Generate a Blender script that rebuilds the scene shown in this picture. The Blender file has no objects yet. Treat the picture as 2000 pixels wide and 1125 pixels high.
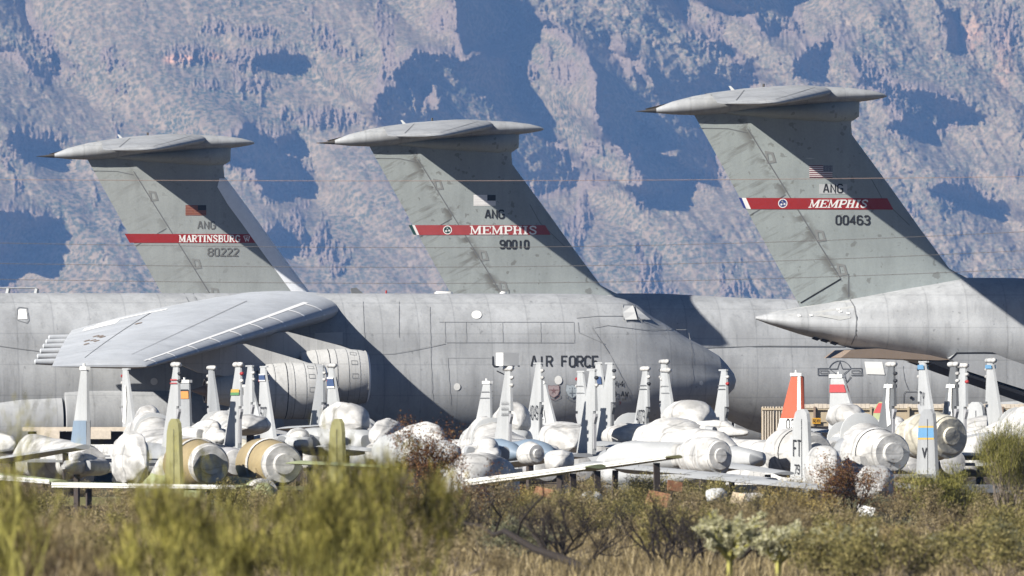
import bpy, math, random
import numpy as np
from mathutils import Vector, Matrix
R = math.radians
sc = bpy.context.scene
COL = sc.collection
# ------------------------------------------------------------------ camera
FPX = 44640.0            # focal length in photo pixels (2000 wide)
HOR, ZC, CY = 860.0, 2.5, -1200.0
cam = bpy.data.cameras.new('camera'); camo = bpy.data.objects.new('camera', cam); COL.objects.link(camo)
cam.sensor_width = 36; cam.lens = FPX*36/2000
cam.shift_y = (HOR-562.5)/2000
camo.location = (0, CY, ZC); camo.rotation_euler = (R(90), 0, 0)
cam.clip_start = 1; cam.clip_end = 60000
cam.dof.use_dof = True; cam.dof.focus_distance = 1180; cam.dof.aperture_fstop = 11.0
sc.camera = camo
# ------------------------------------------------------------------ light
SUN_TRAVEL = Vector((.718, .466, -.515)).normalized()
w = bpy.data.worlds.new('World'); sc.world = w; w.use_nodes = True
nt = w.node_tree; nt.nodes.clear()
sky = nt.nodes.new('ShaderNodeTexSky'); sky.sky_type = 'NISHITA'; sky.sun_disc = False
sky.sun_elevation = R(31); sky.sun_rotation = R(237); sky.air_density = .4; sky.dust_density = .1; sky.ozone_density = 2.5
bg = nt.nodes.new('ShaderNodeBackground'); bg.inputs[1].default_value = .05
wo = nt.nodes.new('ShaderNodeOutputWorld'); nt.links.new(sky.outputs[0], bg.inputs[0]); nt.links.new(bg.outputs[0], wo.inputs[0])
sl = bpy.data.lights.new('sun', 'SUN'); sl.energy = 5.0; sl.angle = R(.5); sl.color = (1, .95, .87)
so = bpy.data.objects.new('sun', sl); COL.objects.link(so); so.rotation_euler = SUN_TRAVEL.to_track_quat('-Z', 'Y').to_euler()
sc.view_settings.view_transform = 'Standard'; sc.view_settings.look = 'None'; sc.view_settings.gamma = 1
sc.view_settings.exposure = 1.12
sc.cycles.volume_bounces = 0; sc.cycles.max_bounces = 6; sc.cycles.diffuse_bounces = 1; sc.cycles.glossy_bounces = 2
HAZE_DENS = 2.15e-5; HAZE_COL = (.24, .46, .92)
# ------------------------------------------------------------------ helpers
def tag(o, label=None, cat=None, group=None, kind=None):
    if label: o['label'] = label
    if cat: o['category'] = cat
    if group: o['group'] = group
    if kind: o['kind'] = kind
    return o
def empty(name, loc, rz=0, label=None, cat=None, group=None):
    o = bpy.data.objects.new(name, None); COL.objects.link(o); o.location = loc; o.rotation_euler = (0, 0, rz)
    o.empty_display_size = .1
    return tag(o, label, cat, group)
def P(px, py, s):
    """photo pixel at scale s (px per metre) -> world point"""
    return Vector(((px-1000)/s, FPX/s+CY, ZC+(HOR-py)/s))
class MB:
    def __init__(self): self.v = []; self.f = []
    def add(self, vs, fs):
        b = len(self.v); self.v += [tuple(p) for p in vs]; self.f += [tuple(i+b for i in q) for q in fs]
    def box(self, c, d, rot=None):
        x, y, z = d[0]/2, d[1]/2, d[2]/2
        vs = [Vector((a*x, b*y, e*z)) for e in (-1, 1) for b in (-1, 1) for a in (-1, 1)]
        if rot is not None: vs = [rot @ p for p in vs]
        vs = [p+Vector(c) for p in vs]
        self.add(vs, [(0, 2, 3, 1), (4, 5, 7, 6), (0, 1, 5, 4), (2, 6, 7, 3), (0, 4, 6, 2), (1, 3, 7, 5)])
    def rings(self, rings, cap0=True, cap1=True):
        n = len(rings[0]); b = len(self.v)
        for r in rings: self.v += [tuple(p) for p in r]
        for i in range(len(rings)-1):
            for j in range(n):
                k = (j+1) % n
                self.f.append((b+i*n+j, b+i*n+k, b+(i+1)*n+k, b+(i+1)*n+j))
        if cap0: self.f.append(tuple(b+j for j in reversed(range(n))))
        if cap1: self.f.append(tuple(b+(len(rings)-1)*n+j for j in range(n)))
    def tube(self, pts, r, n=6):
        pts = [Vector(p) for p in pts]; rs = r if isinstance(r, (list, tuple)) else [r]*len(pts)
        rings = []; up = Vector((0, 0, 1))
        for i, p in enumerate(pts):
            d = (pts[min(i+1, len(pts)-1)]-pts[max(i-1, 0)]).normalized()
            a = d.cross(up)
            if a.length < .05: a = d.cross(Vector((1, 0, 0)))
            a.normalize(); b = d.cross(a)
            rings.append([p+(a*math.cos(t)+b*math.sin(t))*rs[i] for t in [2*math.pi*k/n for k in range(n)]])
        self.rings(rings)
    def lathe(self, prof, c=(0, 0, 0), axis='x', n=32, caps=(True, True)):
        rings = []
        for a, r in prof:
            ring = []
            for k in range(n):
                t = 2*math.pi*k/n; p, q = r*math.cos(t), r*math.sin(t)
                ring.append((c[0]+a, c[1]+p, c[2]+q) if axis == 'x' else (c[0]+p, c[1]-q, c[2]+a))
            rings.append(ring)
        self.rings(rings, *caps)
    def prism(self, outline, y0, y1, plane='xz'):
        """outline (a,b) extruded between y0 and y1"""
        n = len(outline)
        m = (lambda a, b, y: (a, y, b)) if plane == 'xz' else (lambda a, b, y: (a, b, y))
        vs = [m(a, b, y0) for a, b in outline]+[m(a, b, y1) for a, b in outline]
        self.add(vs, [tuple(range(n)), tuple(reversed(range(n, 2*n)))]+[(i, i+n, (i+1) % n+n, (i+1) % n) for i in range(n)])
    def build(self, name, mat, parent=None, smooth=False, auto=None):
        me = bpy.data.meshes.new(name); me.from_pydata(self.v, [], self.f); me.validate(); me.update()
        import bmesh
        bm = bmesh.new(); bm.from_mesh(me); bmesh.ops.recalc_face_normals(bm, faces=bm.faces)
        if smooth or auto:
            a = auto or 40
            for f in bm.faces: f.smooth = True
            for e in bm.edges:
                if len(e.link_faces) == 2 and e.calc_face_angle(0) > R(a): e.smooth = False
        bm.to_mesh(me); bm.free()
        if mat: me.materials.append(mat)
        o = bpy.data.objects.new(name, me); COL.objects.link(o)
        if parent is not None: o.parent = parent
        return o
def naca(c, t): return 5*t*(.2969*math.sqrt(max(c, 0))-.126*c-.3516*c*c+.2843*c**3-.1036*c**4)
CST = [0, .005, .015, .035, .07, .12, .18, .26, .36, .47, .58, .7, .82, .92, 1.0]
def interp(x, xs, ys):
    if x <= xs[0]: return ys[0]
    if x >= xs[-1]: return ys[-1]
    for i in range(len(xs)-1):
        if x <= xs[i+1]:
            t = (x-xs[i])/(xs[i+1]-xs[i]); return ys[i]+t*(ys[i+1]-ys[i])
# ------------------------------------------------------------------ materials
class NT:
    def __init__(self, name):
        self.m = bpy.data.materials.new(name); self.m.use_nodes = True; self.t = self.m.node_tree
        self.b = self.t.nodes['Principled BSDF']; self._tc = None
    def n(self, typ, **kw):
        x = self.t.nodes.new('ShaderNode'+typ)
        for k, v in kw.items():
            if k[0] == 'i':
                key = k[1:]; key = int(key) if key.isdigit() else key
                if isinstance(v, bpy.types.NodeSocket): self.t.links.new(v, x.inputs[key])
                else: x.inputs[key].default_value = v
            else: setattr(x, k, v)
        return x
    def obj(self):
        if not self._tc: self._tc = self.n('TexCoord')
        return self._tc.outputs['Object']
    def map(self, scale, vec=None, loc=(0, 0, 0)):
        m = self.n('Mapping'); self.t.links.new(vec or self.obj(), m.inputs[0]); m.inputs['Scale'].default_value = scale; m.inputs['Location'].default_value = loc
        return m.outputs[0]
    def noise(self, scale, detail=4, rough=.55, vec=None):
        x = self.n('TexNoise'); self.t.links.new(vec or self.obj(), x.inputs['Vector']); x.inputs['Scale'].default_value = scale
        x.inputs['Detail'].default_value = detail; x.inputs['Roughness'].default_value = rough; return x.outputs[0]
    def math(self, op, a, b=None, c=None, clamp=False):
        x = self.n('Math', operation=op); x.use_clamp = clamp
        for i, q in enumerate((a, b, c)):
            if q is None: continue
            if isinstance(q, bpy.types.NodeSocket): self.t.links.new(q, x.inputs[i])
            else: x.inputs[i].default_value = q
        return x.outputs[0]
    def ramp(self, f, stops):
        x = self.n('ValToRGB'); self.t.links.new(f, x.inputs[0]); e = x.color_ramp.elements
        while len(e) < len(stops): e.new(.5)
        for q, (p, c) in zip(e, stops): q.position = p; q.color = (c, c, c, 1) if not isinstance(c, tuple) else (*c, 1)
        return x.outputs[0]
    def mix(self, f, a, b, mode='MIX'):
        x = self.n('MixRGB', blend_type=mode)
        for i, q in enumerate((f, a, b)):
            if isinstance(q, bpy.types.NodeSocket): self.t.links.new(q, x.inputs[i])
            elif i == 0: x.inputs[0].default_value = q
            else: x.inputs[i].default_value = (*q, 1)
        return x.outputs[0]
    def done(self, col, rough=.6, bump=None, bs=.3, bd=.02, spec=.3, metal=0):
        if isinstance(col, bpy.types.NodeSocket): self.t.links.new(col, self.b.inputs['Base Color'])
        else: self.b.inputs['Base Color'].default_value = (*col, 1)
        if isinstance(rough, bpy.types.NodeSocket): self.t.links.new(rough, self.b.inputs['Roughness'])
        else: self.b.inputs['Roughness'].default_value = rough
        self.b.inputs['Specular IOR Level'].default_value = spec; self.b.inputs['Metallic'].default_value = metal
        if bump is not None:
            x = self.n('Bump'); x.inputs['Strength'].default_value = bs; x.inputs['Distance'].default_value = bd
            self.t.links.new(bump, x.inputs['Height']); self.t.links.new(x.outputs[0], self.b.inputs['Normal'])
        return self.m
def flat(name, col, rough=.6, var=.12, scale=3.0, spec=.3):
    t = NT(name); n = t.noise(scale, 4)
    a = tuple(c*(1-var) for c in col); b = tuple(min(1, c*(1+var)) for c in col)
    return t.done(t.mix(n, a, b), rough, spec=spec)
def paint(name, col, frames=1.9, streak=.22, hinge=None, stain=1.0, pod=False):
    """weathered aircraft paint: frame lines along x, vertical streaks, blotches"""
    t = NT(name); s = t.n('SeparateXYZ', i0=t.obj())
    dark = tuple(c*.90 for c in col); lite = tuple(min(1, c*1.06) for c in col)
    c = t.mix(t.ramp(t.noise(.35, 5), [(.35, 0.), (.65, 1.)]), dark, lite)
    st = t.noise(1.0, 5, .6, t.map((1.6, 1.6, .16)))
    c = t.mix(1.0, c, t.ramp(st, [(.3, 1-streak), (.6, 1.0)]), 'MULTIPLY')
    fine = t.noise(9, 4, .6)
    c = t.mix(1.0, c, t.ramp(fine, [(.3, .93), (.7, 1.04)]), 'MULTIPLY')
    if frames:
        # skin panels: each panel a slightly different tone, soft dirty joints
        px = t.math('MULTIPLY', s.outputs[0], 1/frames); fx = t.math('FRACT', px)
        d = t.math('ABSOLUTE', t.math('SUBTRACT', fx, .5))
        c = t.mix(1.0, c, t.ramp(d, [(.455, 1.0), (.485, .93), (.4975, .80)]), 'MULTIPLY')
        wn = t.n('TexWhiteNoise', noise_dimensions='2D'); cv = t.n('CombineXYZ', i0=t.math('FLOOR', t.math('ADD', px, .0)), i1=t.math('FLOOR', t.math('MULTIPLY', s.outputs[2], .42)))
        t.t.links.new(cv.outputs[0], wn.inputs[0])
        c = t.mix(1.0, c, t.ramp(wn.outputs[0], [(0., .95), (1., 1.03)]), 'MULTIPLY')
    if frames:
        lz = t.math('FRACT', t.math('MULTIPLY', s.outputs[2], .62))
        c = t.mix(1.0, c, t.ramp(t.math('ABSOLUTE', t.math('SUBTRACT', lz, .5)), [(.47, 1.0), (.497, .86)]), 'MULTIPLY')
        dr = t.noise(1.0, 3, .5, t.map((4.5, 4.5, .25), loc=(3, 1, 7)))
        c = t.mix(1.0, c, t.ramp(dr, [(.28, .84), (.42, 1.0)]), 'MULTIPLY')
        sp_ = t.ramp(t.noise(3.4, 2, .5, t.map((1, 1, 1), loc=(9, 4, 1))), [(.70, 1.), (.76, .72)])
        c = t.mix(1.0, c, sp_, 'MULTIPLY')
    if hinge:
        # grease and dust wiped out along the rudder hinge line x = a + b*z
        a, b = hinge
        h = t.math('SUBTRACT', s.outputs[0], t.math('MULTIPLY_ADD', s.outputs[2], b, a))
        near = t.ramp(t.math('ABSOLUTE', t.math('SUBTRACT', h, -.1)), [(0., 1.), (.55, .0)])
        nz = t.noise(1.5, 3, .6, t.map((.8, .8, 1.3)))
        m = t.math('MULTIPLY', near, t.ramp(nz, [(.44, 0.), (.52, 1.)]))
        rud = t.ramp(h, [(-.0, 0.), (.1, 0.)])
        # slanting rain streaks on the rudder
        rt = t.n('Mapping', vector_type='TEXTURE'); t.t.links.new(t.obj(), rt.inputs[0]); rt.inputs['Rotation'].default_value = (0, R(-28), 0)
        sn = t.noise(1.0, 4, .6, t.map((.45, 1, 3.2), rt.outputs[0]))
        behind = t.math('LESS_THAN', h, -.1)
        m2 = t.math('MULTIPLY', behind, t.ramp(sn, [(.52, 0.), (.68, .75)]))
        sp = t.ramp(t.noise(2.6, 2, .5, t.map((1, 1, 1), loc=(5, 2, 8))), [(.66, 0.), (.70, .6)])
        mm = t.math('MAXIMUM', t.math('MAXIMUM', m, m2), sp)
        c = t.mix(t.math('MULTIPLY', mm, min(.9, .78*stain)), c, (.10, .095, .085))
    return t.done(c, .55, fine, .05, .01, .35)
# ------------------------------------------------------------------ terrain
GROUND = NT('desert_soil')
def _g():
    t = GROUND; n = t.noise(.05, 6, .6); n2 = t.noise(1.2, 5, .65); n3 = t.noise(.4, 3)
    c = t.mix(t.ramp(n, [(.35, 0.), (.65, 1.)]), (.075, .056, .036), (.115, .085, .055))
    c = t.mix(t.ramp(n2, [(.45, 0.), (.65, .6)]), c, (.07, .06, .035))
    t.done(c, .95, n2, .6, .1, .1)
_g(); GROUND = GROUND.m
mb = MB(); mb.add([(-3000, -1250, 0), (3000, -1250, 0), (3000, 19500, 0), (-3000, 19500, 0)], [(0, 1, 2, 3)])
tag(mb.build('ground', GROUND), kind='structure')

DM = 20000.; KM = DM/9000
def mountain():
    step = 2.0; x0, x1, y0, y1 = -460, 2460, -240, 880
    xs = np.arange(x0, x1, step); ys = np.arange(y0, y1, step); nx, ny = len(xs), len(ys)
    X, Y = np.meshgrid(xs, ys)
    rng = np.random.default_rng(7)
    def spec(beta, sx=1., sy=1., lo=0., seed=0, hi=None):
        r = np.random.default_rng(seed); wn = r.standard_normal((ny, nx))
        fx = np.fft.fftfreq(nx)[None, :]*sx; fy = np.fft.fftfreq(ny)[:, None]*sy
        k = np.sqrt(fx*fx+fy*fy); k[0, 0] = 1
        a = k**(-beta); a[k < lo] = 0; a[0, 0] = 0
        if hi: a[k > hi] = 0
        g = np.fft.ifft2(np.fft.fft2(wn)*a).real; return g/g.std()
    # rough outlines of the shaded faces, then ragged by noise
    polys = [
     [(-460,-240),(40,-240),(55,0),(62,60),(75,95),(120,135),(105,152),(65,160),(30,120),(0,100),(-60,90),(-200,60),(-300,120),(-460,60)],
     [(-460,420),(-200,380),(-60,430),(0,405),(50,410),(100,445),(85,470),(60,500),(30,520),(-60,560),(-300,600)],
     [(20,250),(60,245),(95,262),(125,290),(70,290),(20,270)],
     [(430,270),(470,245),(510,250),(550,275),(580,310),(610,350),(600,385),(560,385),(520,370),(500,330),(440,310)],
     [(500,440),(540,430),(575,460),(560,490),(520,480)],
     [(720,215),(730,175),(770,150),(785,128),(820,120),(870,107),(940,108),(985,130),(1003,147),(1030,177),(1040,215),(1065,250),(1100,290),(1135,330),(1120,352),(1065,362),(1000,380),(900,330),(800,280),(740,250)],
     [(860,-240),(1300,-240),(1330,0),(1350,45),(1390,75),(1425,110),(1460,135),(1480,150),(1480,170),(1420,195),(1370,230),(1390,300),(1415,338),(1360,350),(1330,370),(1310,385),(1290,370),(1280,350),(1240,310),(1200,280),(1165,240),(1160,190),(1150,140),(1140,100),(1100,55),(1075,48),(1045,55),(1020,62),(1000,75),(960,93),(905,95),(880,70),(868,0)],
     [(1370,-240),(1600,-240),(1560,0),(1540,20),(1530,38),(1565,65),(1560,80),(1530,77),(1500,65),(1480,40),(1430,15),(1370,0)],
     [(1570,100),(1620,90),(1625,110),(1600,125),(1580,150),(1560,140)],
     [(1665,115),(1695,115),(1720,145),(1760,165),(1820,185),(1870,210),(1910,232),(1870,245),(1845,240),(1850,260),(1820,272),(1750,265),(1745,250),(1765,240),(1760,215),(1720,185),(1665,165)],
     [(1840,0),(1860,50),(1875,110),(1858,110),(1845,60),(1832,0)],
     [(1225,380),(1270,350),(1320,362),(1300,395),(1240,395)],
     [(1800,360),(1870,350),(1930,385),(1960,415),(1920,410),(1860,380)],
     [(480,120),(560,105),(600,118),(580,135),(520,135)],
     [(530,245),(585,240),(602,265),(560,280)],
     
     [(2040,-240),(2460,-240),(2460,300),(2200,200),(2080,60)],[(2010,380),(2200,400),(2300,560),(2100,480)]]
    lit = [[(1185,85),(1200,75),(1225,85),(1222,110),(1200,120),(1185,105)],[(1180,120),(1225,117),(1255,135),(1258,170),(1248,160),(1235,140),(1218,160),(1205,135),(1182,138)],
           [(1012,20),(1018,8),(1025,10),(1028,55),(1018,60)],[(1046,5),(1054,8),(1058,50),(1048,55)],[(1290,45),(1310,48),(1306,60),(1294,58)],
           [(780,150),(800,170),(812,205),(800,190)],[(835,160),(848,175),(850,205),(836,190),(830,215),(826,180)],
           [(1235,255),(1300,262),(1330,300),(1290,290)]]
    wx = spec(1.6, 1, 1, .005, 11)*9.0; wy = spec(1.6, 1, 1, .005, 12)*9.0
    cl = spec(1.3, .25, 1.0, .006, 13)        # tall narrow flutes
    PX, PY = X+wx, Y+wy+cl*2.4
    def inside(poly):
        m = np.zeros(X.shape, bool); n = len(poly)
        bx = [p[0] for p in poly]; by = [p[1] for p in poly]
        r0 = max(0, int((min(by)-45-y0)/step)); r1 = min(ny, int((max(by)+45-y0)/step)+1)
        q0 = max(0, int((min(bx)-45-x0)/step)); q1 = min(nx, int((max(bx)+45-x0)/step)+1)
        A, B = PX[r0:r1, q0:q1], PY[r0:r1, q0:q1]; k = np.zeros(A.shape, bool)
        for i in range(n):
            xa, ya = poly[i]; xb, yb = poly[(i+1) % n]
            if ya == yb: continue
            k ^= ((ya > B) != (yb > B)) & (A < (xb-xa)*(B-ya)/(yb-ya)+xa)
        m[r0:r1, q0:q1] = k; return m
    M = np.zeros(X.shape)
    for p in polys: M[inside(p)] = 1
    for p in lit: M[inside(p)] = 0
    mpp = DM/FPX                       # metres per pixel
    # relief: depth falls away steeply along the light in shaded faces, climbs back elsewhere
    MARG = 300
    h = np.where(M > 0, 3.4, 0.)
    def blur(a, s):
        fx = np.fft.fftfreq(nx)[None, :]; fy = np.fft.fftfreq(ny)[:, None]
        return np.fft.ifft2(np.fft.fft2(a)*np.exp(-2*(math.pi*s)**2*(fx*fx+fy*fy))).real
    wl = np.where(M > 0, 0., 1.)
    comp = blur(h, 55)/np.maximum(blur(wl, 55), .15)*wl
    h = h-np.minimum(comp, 2.6)
    h -= h.mean()
    kx = 2*math.pi*np.fft.fftfreq(nx)[None, :]/(step*mpp); ky = 2*math.pi*np.fft.fftfreq(ny)[:, None]/(step*mpp)
    l = np.array([.812, .583])           # picture-plane direction of the light, rows run downward
    kl = 1j*(kx*l[0]+ky*l[1]); k2 = kx*kx+ky*ky
    H = np.conj(kl)*np.fft.fft2(h)/(np.abs(kl)**2+.05*k2+(2*math.pi/(160*KM))**2)
    Rf = np.fft.ifft2(H).real
    def ridged(beta, sx, sy, lo, seed, ang):
        r = np.random.default_rng(seed); wn = r.standard_normal((ny, nx)); ca, sa = math.cos(ang), math.sin(ang)
        fx = np.fft.fftfreq(nx)[None, :]; fy = np.fft.fftfreq(ny)[:, None]
        u, v = (fx*ca+fy*sa)*sx, (-fx*sa+fy*ca)*sy; k = np.sqrt(u*u+v*v); k[0, 0] = 1; a = k**(-beta); a[k < lo] = 0; a[0, 0] = 0
        g = np.fft.ifft2(np.fft.fft2(wn)*a).real; return np.abs(g/g.std())
    gul = ridged(2.3, .55, 1.5, .005, 51, R(-48))*3.2+ridged(1.9, .6, 1.3, .02, 52, R(-38))*.7+ridged(1.8, 1.2, .7, .03, 53, R(10))*.4
    rough = KM*(-gul*.9+spec(2.0, 1, 1, .004, 21)*2.1+spec(1.25, 1, .8, .03, 22)*.3+spec(.7, 1, 1, .12, 23)*.03)
    amp = .8+.3*spec(1.8, 1, 1, 0, 24, .05); amp = np.clip(amp, .35, 1.5)
    # rock ribs where cliffs stand (rim of the shaded faces) and in a few outcrops
    rim = np.clip(blur(M, 9)*4*(1-blur(M, 9)), 0, 1)
    oc = np.clip(spec(1.7, .8, 1.4, .006, 31)-1.1, 0, 1)
    for (ox, oy, rx, ry, a) in [(370,105,50,22,1.2),(425,55,40,20,.9),(500,115,70,26,1.2),(500,62,50,16,1.1),(500,165,40,16,1.1),(410,165,40,14,.8),(240,125,22,14,.7),(90,265,40,16,.8),(1105,140,45,40,.9),(860,40,40,40,.8),(1150,350,60,35,.8),(1640,75,60,40,.7),(1880,80,40,70,.6),(1960,60,50,70,.8),(640,230,80,22,1.1),(790,160,50,30,1.),(1680,170,20,30,.7)]:
        oc = np.maximum(oc, a*np.exp(-((X-ox)/rx)**2-((Y-oy)/ry)**2))
    ribs = np.abs(spec(1.2, .22, 1.0, .006, 32))
    cliff = np.clip(np.maximum(rim*.75, oc), 0, 1)
    Rf = Rf+rough*amp+KM*(-ribs*cliff*2.1+spec(1.0, .5, 1, .03, 33)*cliff*.6)
    Zn = (HOR-Y)*mpp
    D = DM+1.43*Zn+Rf
    VX = (X-1000)/FPX*D; VZ = ZC+(HOR-Y)/FPX*D; VY = D+CY
    co = np.stack([VX, VY, VZ], -1).reshape(-1, 3).astype(np.float32)
    idx = np.arange(nx*ny).reshape(ny, nx)
    q = np.stack([idx[:-1, :-1], idx[1:, :-1], idx[1:, 1:], idx[:-1, 1:]], -1).reshape(-1, 4)
    me = bpy.data.meshes.new('mountain'); me.vertices.add(len(co)); me.vertices.foreach_set('co', co.ravel())
    me.loops.add(q.size); me.loops.foreach_set('vertex_index', q.ravel().astype(np.int32))
    me.polygons.add(len(q)); me.polygons.foreach_set('loop_start', np.arange(0, q.size, 4, dtype=np.int32))
    me.polygons.foreach_set('loop_total', np.full(len(q), 4, np.int32)); me.polygons.foreach_set('use_smooth', np.ones(len(q), bool))
    me.update(calc_edges=True)
    at = me.attributes.new('rock', 'FLOAT', 'POINT'); at.data.foreach_set('value', cliff.ravel().astype(np.float32))
    sal = sum(a_*np.exp(-(((X-ox)/rx)**2+((Y-oy)/ry)**2)**2) for ox, oy, rx, ry, a_ in ((352,116,30,10,1),(420,108,14,8,.7),(1240,300,14,12,.4),(1900,60,20,50,.35),(1960,120,20,60,.3))); sal = np.clip(sal*(.7+.5*spec(1., 1, 1, .02, 77)), 0, 1)
    a2 = me.attributes.new('bare', 'FLOAT', 'POINT'); a2.data.foreach_set('value', sal.ravel().astype(np.float32))
    t = NT('mountain_side')
    a = t.n('Attribute', attribute_name='rock').outputs['Fac']
    geo = t.n('NewGeometry').outputs['Position']
    big = t.noise(.018/KM, 4, .6, geo); mid = t.noise(.12/KM, 5, .65, geo)
    vor = t.n('TexVoronoi'); t.t.links.new(geo, vor.inputs['Vector']); vor.inputs['Scale'].default_value = .42/KM
    fine = t.noise(.9/KM, 4, .7, geo)
    soil = t.mix(t.ramp(mid, [(.35, 0.), (.65, 1.)]), (.165, .125, .085), (.25, .19, .13))
    rock = t.mix(t.ramp(fine, [(.3, 0.), (.7, 1.)]), (.125, .095, .075), (.21, .155, .125))
    scrub = t.mix(fine, (.035, .045, .03), (.07, .085, .055))
    spots = t.ramp(t.math('ADD', vor.outputs['Distance'], t.math('MULTIPLY', t.math('SUBTRACT', fine, .5), 2.0)), [(.30, 1.), (.75, 0.)])
    cover = t.math('MULTIPLY', spots, t.ramp(big, [(.35, 1.), (.62, .5)]))
    c = t.mix(cover, soil, scrub)
    c = t.mix(t.ramp(t.math('MULTIPLY_ADD', fine, .5, a), [(.62, 0.), (.95, .85)]), c, rock)
    c = t.mix(t.n('Attribute', attribute_name='bare').outputs['Fac'], c, (.46, .26, .17))
    t.done(c, .95, fine, .35, .6*KM, .05)
    me.materials.append(t.m)
    o = bpy.data.objects.new('mountain', me); COL.objects.link(o); tag(o, kind='structure')
mountain()
# ------------------------------------------------------------------ paints
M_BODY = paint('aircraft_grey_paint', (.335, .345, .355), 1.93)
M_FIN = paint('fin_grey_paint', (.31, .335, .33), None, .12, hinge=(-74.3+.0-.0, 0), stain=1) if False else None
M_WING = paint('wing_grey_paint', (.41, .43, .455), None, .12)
M_NAC = paint('nacelle_paint', (.47, .47, .46), .9, .12)
M_DARKTIP = flat('dark_radome', (.06, .055, .05), .5)
M_WHITE = flat('white_protective_coating', (.62, .62, .60), .55, .06, 1.2)
M_LINE = flat('panel_joint', (.13, .135, .14), .8)
M_PALE = flat('pale_sealant_strip', (.80, .80, .79), .6); M_SEAM = flat('faint_seam', (.235, .24, .245), .8)
M_BLACK = flat('black_marking', (.022, .023, .026), .6)
M_FADED = flat('faded_marking', (.13, .13, .125), .6)
M_RED = flat('red_fin_band', (.27, .022, .022), .5, .1)
M_REDF = flat('red_fin_band_faded', (.30, .05, .05), .55, .15)
M_TXT = flat('white_lettering', (.72, .70, .68), .55, .05)
M_BLUE = flat('blue_marking', (.03, .05, .22), .5)
M_GREEN = flat('dark_green_marking', (.02, .06, .055), .5)
M_STAR = flat('insignia_outline', (.07, .075, .085), .6)
M_HOLE = flat('dark_opening', (.012, .012, .014), .9)
M_METAL = flat('exhaust_metal', (.22, .16, .12), .45, .25, 2.0, .6)
M_TYRE = flat('tyre_rubber', (.025, .025, .025), .8)
M_BELLY = flat('brown_bounce_and_peel', (.20, .155, .12), .6, .15)  # brown of a peeling patch; on the door, ground bounce painted into the colour
M_PATCH = flat('light_paint_patch', (.42, .43, .43), .6)
M_DULL = flat('dull_sealant', (.20, .205, .20), .8)
M_WSEAL = flat('weathered_sealant', (.33, .335, .33), .7, .25, 2.5)

# ------------------------------------------------------------------ lettering: military block strokes and slab serifs
G = {
'A': [[(0,0),(1.7,6),(2.3,6),(4,0)],[(.7,2),(3.3,2)]], 'N': [[(.2,0),(.2,6),(3.8,0),(3.8,6)]],
'G': [[(4,5),(3,6),(1,6),(0,5),(0,1),(1,0),(3,0),(4,1),(4,2.8),(2.2,2.8)]], 'U': [[(0,6),(0,1),(1,0),(3,0),(4,1),(4,6)]],
'S': [[(4,5),(3,6),(1,6),(0,5),(0,4),(1,3.2),(3,2.8),(4,2),(4,1),(3,0),(1,0),(0,1)]], 'I': [[(2,0),(2,6)]],
'R': [[(0,0),(0,6),(3,6),(4,5),(4,4),(3,3),(0,3)],[(2,3),(4,0)]], 'F': [[(0,0),(0,6),(4,6)],[(0,3.2),(3,3.2)]],
'O': [[(1,0),(0,1),(0,5),(1,6),(3,6),(4,5),(4,1),(3,0),(1,0)]], '0': [[(1,0),(.2,1),(.2,5),(1,6),(3,6),(3.8,5),(3.8,1),(3,0),(1,0)]],
'C': [[(4,5),(3,6),(1,6),(0,5),(0,1),(1,0),(3,0),(4,1)]], 'E': [[(4,6),(0,6),(0,0),(4,0)],[(0,3.1),(3,3.1)]],
'4': [[(3,0),(3,6),(0,1.8),(4,1.8)]], '6': [[(3.8,5),(3,6),(1,6),(.1,5),(.1,1),(1,0),(3,0),(4,1),(4,2.4),(3,3.4),(.2,3.4)]],
'3': [[(.2,5),(1,6),(3,6),(4,5),(4,4),(3,3.1),(1.5,3.1)],[(3,3.1),(4,2.2),(4,1),(3,0),(1,0),(0,1)]],
'9': [[(0,1),(1,0),(3,0),(4,1),(4,5),(3,6),(1,6),(0,5),(0,3.8),(1,2.8),(3.8,2.8)]], '1': [[(2,0),(2,6)]],
'8': [[(1,3.1),(0,4),(0,5),(1,6),(3,6),(4,5),(4,4),(3,3.1),(1,3.1),(0,2.2),(0,1),(1,0),(3,0),(4,1),(4,2.2),(3,3.1)]],
'2': [[(0,5),(1,6),(3,6),(4,5),(4,4),(0,.1),(4,0)]], 'W': [[(0,6),(.9,0),(2,4.5),(3.1,0),(4,6)]], '.': [[(1.7,0),(1.7,.8)]], ' ': [],
'7': [[(0,6),(4,6),(1.4,0)]], '5': [[(4,6),(0,6),(0,3.4),(3,3.4),(4,2.4),(4,1),(3,0),(0,.4)]], 'T': [[(0,6),(4,6)],[(2,0),(2,5.6)]],
'Y': [[(0,6),(2,3),(4,6)],[(2,3),(2,0)]], 'D': [[(0,0),(0,6),(2.6,6),(4,4.6),(4,1.4),(2.6,0),(0,0)]], '-': [[(.6,3),(3.4,3)]],
'V': [[(0,6),(2,0),(4,6)]]}
T_, t_ = 1.45, .6
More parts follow.
